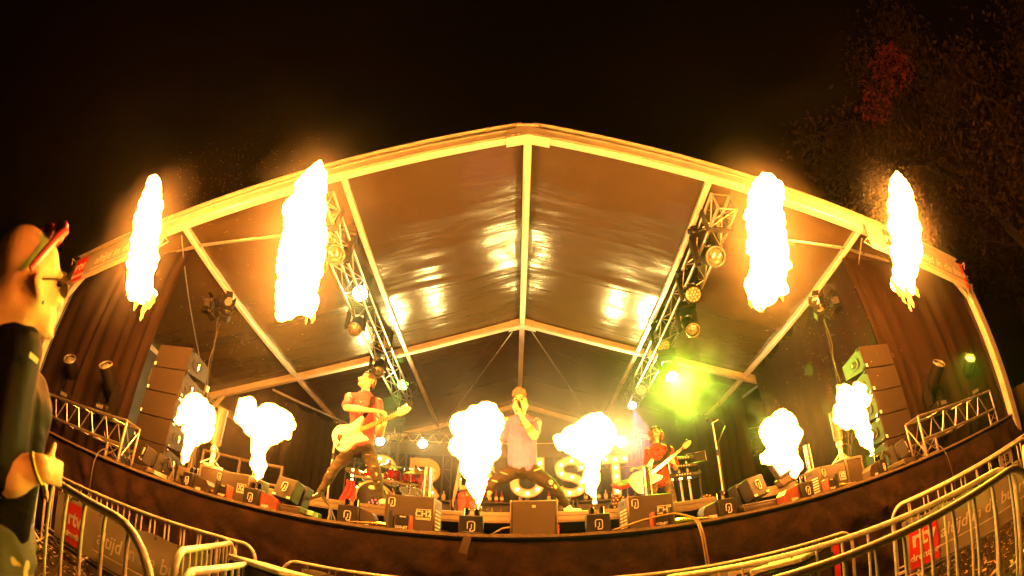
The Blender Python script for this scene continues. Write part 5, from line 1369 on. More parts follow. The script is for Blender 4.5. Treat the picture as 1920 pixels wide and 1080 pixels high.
def frame(F, U):
    F = Vector(F).normalized(); U = Vector(U); R = F.cross(U).normalized(); U = R.cross(F)
    return Matrix((R, F, U)).transposed().to_4x4()          # columns right, forward, up
class Body:
    """balls along the bones, fused afterwards into one continuous surface"""
    def __init__(s): s.b = []
    def ball(s, c, r, M=None):
        if not isinstance(r, (tuple, list)): r = (r, r, r)
        m = Matrix.Translation(Vector(c)) @ (M.to_3x3().to_4x4() if M else Matrix.Identity(4)) @ Matrix.Diagonal((*r, 1)); s.b.append(m); return s
    def limb(s, a, b, ra, rb, bulge=0., at_=.35):
        a, b = Vector(a), Vector(b); n = max(3, int((b-a).length/(.35*min(ra, rb))) + 1)
        for i in range(n+1):
            t = i/n; r = ra + (rb-ra)*t + bulge*math.exp(-((t-at_)/.22)**2); s.ball(a.lerp(b, t), r)
        return s
    def chain(s, pts, rs):
        for i in range(len(pts)-1): s.limb(pts[i], pts[i+1], rs[i], rs[i+1])
        return s
    def torso(s, pts, ws, ds, side):
        """pts down-up centre line, half widths, half depths"""
        side = Vector(side).normalized()
        for i in range(len(pts)-1):
            a, b = Vector(pts[i]), Vector(pts[i+1]); n = 5
            for k in range(n + (i == len(pts)-2)):
                t = k/n; u = (b-a).normalized(); f = u.cross(side).normalized(); sd = f.cross(u)
                M = Matrix((sd, f, u)).transposed().to_4x4(); w_ = ws[i] + (ws[i+1]-ws[i])*t; d_ = ds[i] + (ds[i+1]-ds[i])*t
                s.ball(a.lerp(b, t), (w_, d_, max(.05, d_*.75)), M)
        return s
    def head(s, c, F, U, k=1., nose=1.):
        M = frame(F, U)
        def e(p, r): s.ball(Vector(c) + M @ (Vector(p)*k), tuple(q*k for q in (r if isinstance(r, tuple) else (r, r, r))), M)
        e((0, -.018, .045), (.074, .092, .084)); e((0, .02, .05), (.068, .070, .070)); e((0, .030, -.02), (.058, .060, .082)); e((0, .038, -.076), (.042, .044, .036))
        e((0, .070, -.098), (.020, .016, .016)); e((0, .088, .0), (.010, .016, .022)); e((0, .100*nose, -.016), (.011, .018, .016)); e((0, .106*nose, -.027), (.013, .013, .011))
        for q in (-1, 1):
            e((q*.013, .095, -.031), .010); e((q*.030, .072, .027), (.026, .018, .011)); e((q*.040, .058, -.022), (.024, .024, .022)); e((q*.044, .022, -.052), (.020, .034, .034)); e((q*.050, -.008, -.035), (.020, .036, .036)); e((q*.038, -.03, -.06), (.024, .03, .034))
            e((q*.074, -.010, -.004), (.008, .018, .028)); e((q*.081, -.020, .008), (.005, .013, .020))
        e((0, .082, -.055), (.024, .013, .008)); e((0, .080, -.070), (.021, .013, .009))
        return M
    def hand(s, w, F, N, thumb=1, curl=.5, spread=.12, tcurl=.4, k=1., tl=1.):
        """w wrist, F the way the fingers leave it, N out of the back of the hand"""
        F = Vector(F).normalized(); N = Vector(N); N = (N - F*N.dot(F)).normalized(); S = F.cross(N)*thumb     # S towards the thumb
        M = Matrix((S, F, N)).transposed().to_4x4(); w = Vector(w)
        s.ball(w + F*.045*k, (.040*k, .052*k, .016*k), M); s.ball(w + F*.03*k, (.032*k, .04*k, .018*k), M); s.ball(w + F*.075*k, (.041*k, .02*k, .014*k), M)
        for i, (off, l, r) in enumerate(((.029, .078, .0098), (.010, .088, .010), (-.010, .082, .0098), (-.028, .064, .0088))):
            p = w + F*.088*k + S*off*k; d = (F + S*spread*(1.5 - i)*.35).normalized(); a = 0
            for j, q in enumerate((.45, .32, .25)):
                a += curl*(.9 if j == 0 else 1.15 if j == 1 else .7)
                dd = d*cos(a) - N*sin(a); e = p + dd*l*q*k; s.limb(p, e, (r - .0008*j)*k, (r - .0008*(j+1))*k); p = e
        p = w + F*.030*k + S*.030*k; d = (F*.55 + S*.75 - N*.25).normalized()
        for j, (l, r) in enumerate(((.040, .0135), (.032, .0115), (.026, .010))):
            dd = (d*cos(tcurl*j) + (F*.8 - N*.6).normalized()*sin(tcurl*j)).normalized(); e = p + dd*l*k*tl; s.limb(p, e, r*k, (r-.0012)*k); p = e
        return s
    def build(s, name, voxel, m, parent, disp=0., f=6., smooth=4, seed=0, stretch=(1, 1, 1), soft=None):
        me = fuse(name, s.b)
        o = bpy.data.objects.new(name, me); COL.objects.link(o)
        md = o.modifiers.new('r', 'REMESH'); md.mode = 'VOXEL'; md.voxel_size = voxel
        sm = o.modifiers.new('s', 'SMOOTH'); sm.iterations = smooth; sm.factor = .5
        bpy.context.view_layer.update()
        out = bpy.data.meshes.new_from_object(o.evaluated_get(bpy.context.evaluated_depsgraph_get()))
        bpy.data.objects.remove(o); bpy.data.meshes.remove(me); out.name = name
        if soft:                                             # melt the skull and neck, keeping face, ears and hands crisp
            hc_, HM, k_, n_ = soft; inv = HM.to_3x3().transposed()
            bm = bmesh.new(); bm.from_mesh(out); sel, sel2 = [], []
            for v in bm.verts:
                q = inv @ (v.co - hc_)/k_
                if q.length < .24 and abs(q.x) < .0775:
                    if q.y < .045 or q.z > .045: sel.append(v)
                    elif abs(q.x) > .02 and q.y < .085 and q.z < .0: sel2.append(v)
            for i in range(n_): bmesh.ops.smooth_vert(bm, verts=sel, factor=.5, use_axis_x=True, use_axis_y=True, use_axis_z=True)
            for i in range(n_//3): bmesh.ops.smooth_vert(bm, verts=sel2, factor=.5, use_axis_x=True, use_axis_y=True, use_axis_z=True)
            bm.to_mesh(out); bm.free()
        if disp:
            nn = [v.normal.copy() for v in out.vertices]
            for v, n in zip(out.vertices, nn):
                q = Vector((v.co.x*stretch[0], v.co.y*stretch[1], v.co.z*stretch[2]))*f + V(seed*7.3, seed, 0)
                d = 1 - 2*abs(noise.noise(q)) ; d2 = noise.noise(q*2.3)
                v.co += n*disp*(d - .6 + .5*d2)
        for p in out.polygons: p.use_smooth = True
        out.materials.clear(); out.materials.append(m)
        o = bpy.data.objects.new(name, out); COL.objects.link(o); o.parent = parent
        if parent is not None: out.transform(TR(*(-parent.location)))
        return o
def skin_mat(name, col):
    m = mat(name, col, .48, 0, var=.14, scale=14, bump=.12, bscale=140, spec=.35)
    b = m.node_tree.nodes['Principled BSDF']; b.inputs['Subsurface Weight'].default_value = .0; b.inputs['Subsurface Radius'].default_value = (.02, .008, .004); b.inputs['Subsurface Scale'].default_value = .5
    return m
M_skin1 = skin_mat('fair skin', (.56, .36, .26)); M_skin2 = skin_mat('ruddy skin', (.60, .36, .20))
M_dark = mat('dark eye', (.02, .013, .010), .2); M_mouth = mat('open mouth', (.06, .012, .01), .4)
M_hairb = mat('brown hair', (.075, .036, .014), .5, 0, var=.6, scale=50, bump=.8, bscale=160, stretch=(1, 1, .25))
M_hairl = mat('light brown wavy hair', (.16, .085, .035), .5, 0, var=.6, scale=40, bump=.8, bscale=140, stretch=(1, 1, .25))
M_denim = mat('grey washed jeans', (.034, .030, .020), .8, 0, var=.35, scale=7, bump=.5, bscale=200, col2=(.07, .06, .042), spec=.2)
M_blackj = mat('black jeans', (.015, .011, .007), .75, 0, var=.4, scale=9, bump=.4, bscale=200, spec=.25)
M_shoe = mat('white trainer leather', (.60, .56, .50), .5, var=.2, scale=10)
M_shoeb = mat('dark boot leather', (.05, .03, .02), .45, var=.3)
def striped(name, c1, c2, freq):
    m = mat(name, c1, .75, var=.1, bump=.3, bscale=150, spec=.2); nt = m.node_tree; N, L = nt.nodes, nt.links
    wv = N.new('ShaderNodeTexWave'); wv.bands_direction = 'X'; wv.inputs['Scale'].default_value = freq; wv.inputs['Distortion'].default_value = 3.0; wv.inputs['Detail Scale'].default_value = .6
    tc = N.new('ShaderNodeTexCoord'); L.new(tc.outputs['Object'], wv.inputs['Vector'])
    cr = N.new('ShaderNodeValToRGB'); cr.color_ramp.elements[0].position = .60; cr.color_ramp.elements[1].position = .72; cr.color_ramp.elements[0].color = rgb(c1); cr.color_ramp.elements[1].color = rgb(c2)
    L.new(wv.outputs[0], cr.inputs[0]); L.new(cr.outputs[0], N['Principled BSDF'].inputs['Base Color']); return m
def leopard(name, c1, c2):
    m = mat(name, c1, .75, var=.1, bump=.3, bscale=150, spec=.2); nt = m.node_tree; N, L = nt.nodes, nt.links
    tc = N.new('ShaderNodeTexCoord'); n = N.new('ShaderNodeTexNoise'); n.inputs['Scale'].default_value = 22; n.inputs['Detail'].default_value = 2; L.new(tc.outputs['Object'], n.inputs['Vector'])
    cr = N.new('ShaderNodeValToRGB'); e = cr.color_ramp.elements; e[0].position = .45; e[0].color = rgb(c1); e[1].position = .47; e[1].color = rgb(c2)
    e2 = e.new(.55); e2.color = rgb(c2); e3 = e.new(.57); e3.color = rgb(c1)
    L.new(n.outputs[0], cr.inputs[0]); L.new(cr.outputs[0], N['Principled BSDF'].inputs['Base Color']); return m
M_stripe = striped('red striped shirt cotton', (.48, .10, .14), (.30, .05, .07), 26)
M_leo = leopard('red shirt with dark leopard print', (.52, .045, .03), (.035, .010, .008))
M_pink = mat('orchid pink t shirt cotton', (.40, .10, .38), .8, var=.1, scale=5, bump=.3, bscale=180, spec=.2)
def face_bits(t, c, M, k=1., mouth=0., brow=M_hairb, eyes=True):
    c = Vector(c) - t.location
    def e(name, p, r, m):
        b = MB(); b.ball((0, 0, 0), 1, 10, r); b.v = [c + M @ (Vector(v)*k + Vector(p)*k) for v in b.v]; return ob(name, b, m, t)
    for q in (-1, 1):
        if eyes:
            e('eye', (q*.031, .083, .008), (.013, .006, .006), M_dark)
        e('eyebrow', (q*.033, .089, .032), (.020, .006, .005), brow)
    if mouth: e('mouth', (0, .090, -.064), (.018, .012, .010 + mouth*.012), M_mouth)
def shoe(t, an, F, m, k=1.):
    F = Vector(F).normalized(); F.z = 0; F.normalize(); M = frame(F, (0, 0, 1)); an = Vector(an)
    b = Body(); z = V(0, 0, 1)
    b.ball(an + F*.0 - z*.03, (.043*k, .06*k, .055*k), M); b.ball(an + F*.07*k - z*.055, (.045*k, .08*k, .032*k), M); b.ball(an + F*.13*k - z*.062, (.046*k, .06*k, .025*k), M); b.ball(an + F*.03*k - z*.075, (.046*k, .10*k, .014*k), M); b.ball(an + F*.11*k - z*.075, (.048*k, .09*k, .014*k), M)
    return b.build('shoe', .009, m, t, smooth=2)
def tears(t, spots, m):
    for c, r, M in spots:
        b = MB(); b.ball((0, 0, 0), 1, 10, r); b.v = [Vector(c) + M @ Vector(v) - t.location for v in b.v]; ob('tear', b, m, t)

# ---- guitarist
GY = 5.28
def g(px, py, dy=0.): return at(px, py, Y=GY + dy)
t = thing('person', 'guitarist in red striped short sleeved shirt and grey torn jeans, legs wide apart', 'person', (g(660, 945).x, GY, RISER))
F = V(-.72, -.55, .34); hc = g(689, 719)
neck = g(686, 737, .02); shR, shL = g(657, 746, -.03), g(711, 756, .05); elR, wrR = g(651, 767, -.20), g(709, 773, -.34); elL, wrL = g(713, 818, -.06), g(722, 799, -.30)
hipR, hipL, knR, knL, anR, anL = g(662, 846), g(691, 846), g(630, 880, -.10), g(706, 882, -.10), g(602, 929, .0), g(720, 939, -.02)
pel = g(677, 842); chest = g(684, 776, .02); side = (shL - shR)
b = Body(); M = b.head(hc, F, (-.1, .25, 1), 1.1); b.limb(neck - V(0, 0, .02), hc + M @ V(0, -.02, -.06), .058, .054)
b.torso([pel, (pel+chest)/2, chest, neck - V(0, 0, .06)], [.15, .14, .17, .10], [.10, .095, .11, .07], side)
b.limb(shR, elR, .056, .043, .006); b.limb(elR, wrR, .044, .028, .008); b.limb(shL, elL, .056, .043, .006); b.limb(elL, wrL, .044, .028, .008)
b.hand(wrR, (wrR-elR) + V(.03, 0, -.03), V(-.2, -.5, .8), 1, .75, .1, .5, 1.05); b.hand(wrL, V(-.1, .05, 1), V(.3, -1, .1), -1, .85, .1, .4, 1.05)
for a, k, c in ((hipR, knR, anR), (hipL, knL, anL)): b.limb(a, k, .085, .055); b.limb(k, c, .055, .036, .012)
b.build('body', .0075, M_skin1, t)
face_bits(t, hc, M, 1.1, 1.)
b = Body(); b.torso([pel + V(0, 0, -.0), (pel+chest)/2, chest, neck - V(0, 0, .045)], [.172, .165, .19, .11], [.125, .118, .128, .085], side)
b.limb(neck - V(0, 0, .055), shR - V(0, 0, .02), .07, .062); b.limb(neck - V(0, 0, .055), shL - V(0, 0, .02), .07, .062); b.limb(shR - V(0, 0, .018), shR.lerp(elR, .80), .064, .072); b.limb(shL - V(0, 0, .018), shL.lerp(elL, .62), .064, .072)
b.limb(neck + V(-.06, -.02, -.015), neck + V(.06, -.02, -.02), .026, .026)
b.build('shirt', .010, M_stripe, t, .014, 5, 3, 1, (1, 1, .6))
for k in range(4):
    q = MB(); q.ball(neck.lerp(pel, .06 + k*.2) + V(0, -.125, 0) - t.location, .008, 6); ob('button', q, M_white, t)
b = Body(); b.ball(pel - V(0, 0, .02), (.165, .118, .11)); b.ball(pel + V(0, 0, .05), (.160, .115, .05))
for a, k, c in ((hipR, knR, anR), (hipL, knL, anL)): b.limb(a, k, .100, .068, .008); b.limb(k, c + (k-c).normalized()*.03, .066, .046, .008)
b.build('jeans', .0085, M_denim, t, .012, 7, 3, 2, (1, 1, 1.6))
d = (knL - hipL).normalized()
tears(t, [(hipL.lerp(knL, .35) + V(0, -.092, 0), (.036, .012, .007), Matrix.Identity(4)), (knL + V(0, -.064, .02), (.032, .012, .008), Matrix.Identity(4))], M_skin1)
shoe(t, anR, (-.75, -.8, 0), M_shoe); shoe(t, anL, (.35, -.9, 0), M_shoe)
b = Body(); MH = M
def hp(p): return hc + MH @ (Vector(p)*1.1)
b.ball(hp((0, -.03, .075)), (.080, .090, .070), MH); b.ball(hp((0, .03, .112)), (.060, .060, .034), MH); b.ball(hp((0, -.075, .01)), (.070, .042, .075), MH)
for q in (-1, 1): b.ball(hp((q*.066, .0, .045)), (.016, .045, .045), MH); b.ball(hp((q*.066, -.012, .0)), (.014, .016, .03), MH)
b.build('hair', .008, M_hairb, t, .010, 22, 2, 3)
# guitar
def neck_frame(c, e):
    X = (e - c).normalized(); Y = V(0.05, 1, -.12); Y = (Y - X*Y.dot(X)).normalized(); Z = X.cross(Y); 
    return TR(*c) @ Matrix((X, Y, Z)).transposed().to_4x4()
M_cream = mat('cream lacquer', (.72, .68, .58), .2, var=.1, scale=4, coat=.5); M_maple = mat('maple neck', (.58, .38, .16), .3, var=.3, scale=10, stretch=(.4, 6, 6)); M_nat = mat('white scratch plate', (.70, .66, .55), .25, var=.08)
M_stk = mat('black sticker', .015, .4)
def smooth_poly(p, it=2):
    for _ in range(it):
        q = []
        for i in range(len(p)):
            a, c = p[i], p[(i+1) % len(p)]; q += [(a[0]*.75 + c[0]*.25, a[1]*.75 + c[1]*.25), (a[0]*.25 + c[0]*.75, a[1]*.25 + c[1]*.75)]
        p = q
    return p
def guitar(name, label, cat, M, L_, body, guard, gm, neckm, pegs, s, kind):
    t = thing(name, label, cat, M.translation); R = M.to_3x3().to_4x4()
    body = [(x*s, z*s) for x, z in smooth_poly(body)]
    b = MB(); b.prism(body, .042*s, R @ TR(0, -.021*s, 0)); bo = ob('body', b, M_cream, t)
    b = MB(); b.prism([(x*s, z*s) for x, z in smooth_poly(guard, 2)], .003, R @ TR(0, -.0245*s, 0)); ob('scratch_plate', b, gm, bo)
    x0 = .10*s; x1 = L_
    b = MB(); b.prism([(x0, -.028), (x1, -.021), (x1, .021), (x0, .028)], .022, R @ TR(0, -.034*s, 0)); nk = ob('neck', b, neckm, t)
    b = MB(); b.prism([(x0 - .02, -.029), (x1, -.022), (x1, .022), (x0 - .02, .029)], .005, R @ TR(0, -.034*s - .005, 0)); ob('fretboard', b, neckm if kind == 'g' else mat('rosewood', (.12, .06, .03), .4), nk)
    b = MB()
    for i in range(18):
        x = x1 - (x1 - x0)*(1 - .5**(i/9.5))*1.18 if False else x0 + (x1-x0)*(1 - (i+1)/19)**1.15
        b.box((x, -.034*s - .0065, 0), (.004, .003, .048)); 
    b.v = [R @ Vector(v) for v in b.v]; tag(ob('frets', b, M_chrome, nk), kind='stuff')
    hs = smooth_poly([(x1, -.021), (x1 + .03, -.045), (x1 + .15, -.035), (x1 + .19, .01), (x1 + .16, .035), (x1 + .10, .05), (x1 + .02, .045), (x1, .021)], 2)
    b = MB(); b.prism(hs, .016, R @ TR(0, -.030*s, 0)); h = ob('headstock', b, neckm, t)
    for i in range(pegs):
        b = MB(); x = x1 + .03 + i*.12/max(1, pegs-1); b.cyl((x, -.03*s, .035), (x, -.03*s - .016, .035), .005, 6); b.box((x, -.02*s, .066), (.014, .010, .022), None, .003); b.cyl((x, -.02*s, .04), (x, -.02*s, .06), .003, 5); b.v = [R @ Vector(v) for v in b.v]; ob('tuning_peg', b, M_chrome, h)
    for i, x in enumerate((-.10, -.03, .05) if kind == 'g' else (-.06, .0)):
        b = MB(); b.box((x*s, -.0285*s, 0), (.022 if kind == 'g' else .05, .008, .075 if kind == 'g' else .07), RY(.12 if i == 0 and kind == 'g' else 0), .004); b.v = [R @ Vector(v) for v in b.v]; ob('pickup', b, M_nat if kind == 'g' else M_stk, bo)
    b = MB(); b.box((-.155*s, -.028*s, 0), (.035, .012, .075), None, .003); b.v = [R @ Vector(v) for v in b.v]; ob('bridge', b, M_chrome, bo)
    for i in range(pegs):
        z = (i - (pegs-1)/2)*.050/(pegs-1); b = MB(); b.tube([(-.155*s, -.036*s, z*1.15), (x1, -.034*s - .011, z*.7)], .0011 if kind == 'g' else .0018, 4); b.v = [R @ Vector(v) for v in b.v]; ob('string', b, M_chrome, t)
    for i in range(3):
        b = MB(); b.cyl((-.07*s - i*.035, -.024*s, -.085*s - i*.012), (-.07*s - i*.035, -.040*s, -.085*s - i*.012), .011, 10); b.v = [R @ Vector(v) for v in b.v]; ob('knob', b, M_nat if kind == 'g' else M_chrome, bo)
    return t, R, bo
strat = [(-.235, .0), (-.225, .10), (-.15, .165), (-.05, .145), (.02, .115), (.09, .135), (.17, .165), (.19, .135), (.13, .08), (.11, .04), (.11, -.04), (.125, -.075), (.16, -.115), (.13, -.14), (.05, -.125), (-.02, -.115), (-.08, -.145), (-.16, -.165), (-.22, -.11)]
sg = [(-.10, -.12), (-.13, -.05), (-.08, .03), (.02, .07), (.12, .07), (.10, .04), (.10, -.05), (.12, -.10), (.03, -.10), (-.03, -.09)]
cG = g(663, 817, -.27); eG = g(748, 780, -.30)
MG = neck_frame(cG, eG)
t2, R, bo = guitar('electric_guitar', 'cream electric guitar with black stickers held across the guitarist hips', 'guitar', MG, (eG-cG).length, strat, sg, M_nat, M_maple, 6, 1.12, 'g')
b = MB()
lettering('D', .085, M_stk, bo, R @ TR(-.16, -.030, .02) @ RY(.35), name='sticker', depth=.001, bold=.006)
b = MB(); b.prism([(-.03, -.01), (.0, .03), (.01, .0), (.035, .005), (.01, -.02), (.03, -.045), (-.005, -.025), (-.04, -.04)], .002, R @ TR(-.20, -.028, -.07)); ob('sticker', b, M_stk, bo)
b = MB(); pts = [shL + V(-.05, -.10, .04), shL + V(-.045, -.13, -.08), shL.lerp(cG, .5) + V(.02, -.10, 0), cG + R @ V(.17, 0, .15)]
for i in range(3):
    a_, c_ = pts[i], pts[i+1]; d = (c_-a_).normalized(); s_ = d.cross(V(0, 1, 0)).normalized()*.028
    b.add([a_ - s_, a_ + s_, c_ + s_, c_ - s_, a_ - s_ + V(0, .008, 0), a_ + s_ + V(0, .008, 0), c_ + s_ + V(0, .008, 0), c_ - s_ + V(0, .008, 0)], [(0, 1, 2, 3), (4, 5, 6, 7), (0, 1, 5, 4), (2, 3, 7, 6), (0, 3, 7, 4), (1, 2, 6, 5)])
b.v = [Vector(v) - t2.location for v in b.v]; ob('strap', b, M_blackj, t2)

# ---- singer
SY = 5.34
def g(px, py, dy=0.): return at(px, py, Y=SY + dy)
t = thing('person', 'singer in pink t shirt, cap and black torn jeans, straddling wide and holding a microphone', 'person', (g(981, 957).x, SY, RISER))
F = V(-.10, -.93, .30); hc = g(976.5, 759, -.02)
neck = g(979, 778, .02); shR, shL = g(953, 790, .02), g(1007, 791, .0); elL, wrL = g(1004, 818, -.20), g(981, 782, -.24); elR, wrR = g(938, 830, .02), g(925, 862, -.05)
pel = g(983, 880); hipR, hipL = g(966, 884), g(1000, 884); knR, knL = g(926, 906, -.08), g(1041, 912, -.08); anR, anL = g(899, 950, 0), g(1068, 950, 0); chest = g(981, 820, .02); side = shL - shR
b = Body(); M = b.head(hc, F, (0, .3, 1), 1.18); MH = M; b.limb(neck - V(0, 0, .03), hc + M @ V(0, -.02, -.06), .066, .062)
b.torso([pel, (pel+chest)/2, chest, neck - V(0, 0, .06)], [.155, .15, .175, .11], [.105, .10, .115, .07], side)
for a, e, w_ in ((shR, elR, wrR), (shL, elL, wrL)): b.limb(a, e, .060, .048, .008); b.limb(e, w_, .049, .031, .010)
b.hand(wrL, V(-.15, -.12, .55), V(.6, -.7, .1), 1, 1.0, .1, .5, 1.1); b.hand(wrR, V(-.1, 0, -1), V(-1, 0, 0), 1, .4)
for a, k, c in ((hipR, knR, anR), (hipL, knL, anL)): b.limb(a, k, .088, .058); b.limb(k, c, .056, .038, .012)
b.build('body', .0075, M_skin1, t); face_bits(t, hc, M, 1.18, .8)
b = Body(); b.torso([pel + V(0, 0, .015), (pel+chest)/2, chest, neck - V(0, 0, .05)], [.185, .178, .195, .12], [.13, .125, .135, .085], side)
b.limb(neck - V(0, 0, .055), shR - V(0, 0, .02), .072, .066); b.limb(neck - V(0, 0, .055), shL - V(0, 0, .02), .072, .066); b.limb(shR - V(0, 0, .02), shR.lerp(elR, .75), .068, .080); b.limb(shL - V(0, 0, .02), shL.lerp(elL, .62), .068, .082)
b.build('t_shirt', .010, M_pink, t, .013, 4.5, 3, 4, (1, 1, .7))
b = Body(); b.ball(pel - V(0, 0, .015), (.17, .12, .11))
for a, k, c in ((hipR, knR, anR), (hipL, knL, anL)): b.limb(a, k, .104, .070, .008); b.limb(k, c + (k-c).normalized()*.03, .068, .046, .006)
b.build('jeans', .0085, M_blackj, t, .011, 7, 3, 5, (1.4, 1, 1))
I4 = Matrix.Identity(4)
tears(t, [(hipR.lerp(knR, .45) + V(0, -.090, .02), (.05, .012, .008), RY(.35)), (knR + V(.03, -.066, .01), (.04, .012, .010), RY(.25)), (hipL.lerp(knL, .25) + V(0, -.098, .05), (.05, .010, .010), RY(-.4)), (hipL.lerp(knL, .86) + V(0, -.076, .01), (.026, .012, .034), RY(-.2)), (hipL.lerp(knL, .98) + V(.02, -.066, -.02), (.018, .012, .03), RY(-.3))], M_skin1)
shoe(t, anR, (-.8, -.6, 0), M_shoeb); shoe(t, anL, (.7, -.7, 0), M_shoe)
b = Body(); b.ball(hc + M @ V(0, -.014, .073), (.096, .115, .086), M); b.ball(hc + M @ V(0, .0, .06), (.095, .106, .04), M)
cp = b.build('cap', .008, mat('rust brown cap cloth', (.22, .06, .035), .8, var=.3, scale=9, bump=.4, bscale=160), t, 0)
q = MB(); q.grid(lambda u, v: hc + M @ V((u-.5)*.18*(1 - .2*v*v), .070 + .10*v*(1 - .9*(2*u-1)**2*.6), .098 + .055*v - .012*(2*u-1)**2) - t.location, 12, 6); o = ob('peak', q, mat('red cap peak', (.42, .08, .05), .6), cp)
md = o.modifiers.new('thick', 'SOLIDIFY'); md.thickness = .006
b = MB(); b.tube([shL.lerp(elL, .99) + (wrL-elL)*.25 - t.location, elL + (wrL-elL)*.48 - t.location], .058, 14, rs=[.058, .054]); ob('arm_band', b, mat('dull red arm band', (.38, .13, .10), .8, var=.2), t)
q = MB(); n0 = neck - t.location; q.tube([n0 + V(-.075, -.05, -.01), n0 + V(-.045, -.135, -.10), n0 + V(0, -.150, -.17), n0 + V(.045, -.135, -.10), n0 + V(.075, -.05, -.01)], .004, 6); nc = ob('necklace', q, M_chrome, t)
q = MB(); q.lathe([(.001, 0), (.022, .002), (.022, .008), (.001, .010)], a=n0 + V(0, -.158, -.185), axis=(0, -1, 0), n=12); ob('pendant', q, mat('gold pendant', (.8, .6, .2), .2, .9), nc)
mp_ = hc + M @ V(0.0, .155, -.085)
t2 = thing('microphone', 'black hand microphone held to the singer mouth', 'microphone', mp_)
d = (wrL + V(0, -.03, .04) - mp_).normalized()
q = MB(); q.ball((0, 0, 0), .027, 12); ob('mesh_head', q, mat('microphone mesh', (.10, .08, .05), .35, .6, var=.4, scale=200, bump=.8, bscale=300), t2); q = MB(); q.tube([d*.02, d*.06, d*.17], .02, 10, rs=[.024, .020, .014]); ob('handle', q, M_black, t2)

# ---- bassist
BYY = 7.3
def g(px, py, dy=0.): return at(px, py, Y=BYY + dy)
t = thing('person', 'long haired bassist with headband and red leopard print shirt, chin up', 'person', (g(1240, 945).x, BYY, RISER))
F = V(-.05, -.94, .32); hc = g(1231.5, 810, 0)
neck = g(1233, 829, .03); shR, shL = g(1217, 842, .0), g(1259, 839, .04); elR, wrR = g(1215, 873, .02), g(1199, 876, -.16); elL, wrL = g(1270, 876, .0), g(1267, 868, -.26)
pel = g(1241, 896); chest = g(1237, 860, .02); hipR, hipL, knR, knL, anR, anL = g(1229, 900), g(1252, 900), g(1228, 925, -.05), g(1262, 925, -.08), g(1226, 950), g(1270, 950); anR.z = anL.z = RISER + .09; knR.z = knL.z = RISER + .50; side = shL - shR
b = Body(); M = b.head(hc, F, (0, .3, 1)); MH = M; b.limb(neck - V(0, 0, .03), hc + M @ V(0, -.02, -.06), .058, .055)
b.torso([pel, (pel+chest)/2, chest, neck - V(0, 0, .06)], [.14, .14, .16, .10], [.095, .09, .10, .065], side)
for a, e, w_ in ((shR, elR, wrR), (shL, elL, wrL)): b.limb(a, e, .052, .040, .006); b.limb(e, w_, .042, .027, .008)
b.hand(wrR, V(-1, -.4, .0), V(0, -.3, 1), 1, .55); b.hand(wrL, V(-.2, .0, 1), V(.4, -1, 0), -1, .9)
for a, k, c in ((hipR, knR, anR), (hipL, knL, anL)): b.limb(a, k, .080, .055); b.limb(k, c, .052, .036, .012)
b.build('body', .009, M_skin1, t); face_bits(t, hc, M, 1, 0.)
b = Body(); b.torso([pel + V(0, 0, -.06), (pel+chest)/2, chest, neck - V(0, 0, .05)], [.185, .172, .185, .115], [.125, .118, .125, .08], side)
b.limb(neck - V(0, 0, .055), shR - V(0, 0, .02), .068, .06); b.limb(neck - V(0, 0, .055), shL - V(0, 0, .02), .068, .06); b.limb(shR - V(0, 0, .02), shR.lerp(elR, .95), .062, .076); b.limb(shL - V(0, 0, .02), shL.lerp(elL, .80), .062, .076)
b.build('shirt', .011, M_leo, t, .013, 5, 3, 6, (1, 1, .7))
b = Body(); b.ball(pel - V(0, 0, .02), (.155, .11, .11))
for a, k, c in ((hipR, knR, anR), (hipL, knL, anL)): b.limb(a, k, .096, .072); b.limb(k, c, .070, .060)
b.build('trousers', .011, mat('dark patterned trousers', (.05, .038, .022), .8, var=.5, scale=12, col2=(.20, .13, .07), ramp=(.5, .6)), t, .010, 7, 3, 7)
shoe(t, anR, (-.3, -1, 0), M_shoeb); shoe(t, anL, (.3, -1, 0), M_shoeb)
b = Body(); b.ball(hc + M @ V(0, -.03, .075), (.086, .095, .075), M)
for q in (-1, 1):
    b.chain([hc + M @ V(q*.075, -.01, .06), hc + M @ V(q*.098, -.0, -.02), hc + M @ V(q*.100, -.01, -.09), hc + M @ V(q*.085, .01, -.15)], [.034, .040, .040, .026]); b.chain([hc + M @ V(q*.04, -.085, .05), hc + M @ V(q*.06, -.09, -.10)], [.05, .05])
b.build('hair', .009, M_hairl, t, .022, 16, 2, 8)
b = MB(); b.tube([hc + M @ V(.080*cos(a), -.012 + .098*sin(a), .055 + .012*sin(a)) - t.location for a in [i*pi/10 for i in range(20)]], .017, 6, True); ob('headband', b, M_blackj, t)
q = MB(); q.ball((0, 0, 0), 1, 8, (.026, .010, .010)); q.v = [hc + M @ (Vector(v) + V(0, .086, -.046)) - t.location for v in q.v]; ob('moustache', q, M_hairl, t)
cB = g(1216, 893, -.26); eB = g(1283, 838, -.30); MB_ = neck_frame(cB, eB)
pb = [(-.25, .0), (-.24, .10), (-.17, .165), (-.06, .15), (.01, .115), (.10, .13), (.21, .175), (.23, .14), (.15, .08), (.11, .04), (.11, -.04), (.14, -.08), (.18, -.125), (.14, -.15), (.04, -.13), (-.04, -.12), (-.11, -.155), (-.18, -.165), (-.24, -.10)]
pg = [(-.17, -.14), (-.11, -.05), (-.04, .02), (.05, .08), (.13, .10), (.11, .03), (.10, -.05), (.13, -.11), (.04, -.11), (-.04, -.10), (-.10, -.135)]
t2, R, bo = guitar('bass_guitar', 'white bass guitar with red brown plate held steeply by the bassist', 'bass guitar', MB_, (eB-cB).length, pb, pg, mat('tortoise red plate', (.22, .025, .012), .2, var=.5, scale=30), M_maple, 4, 1.2, 'b')
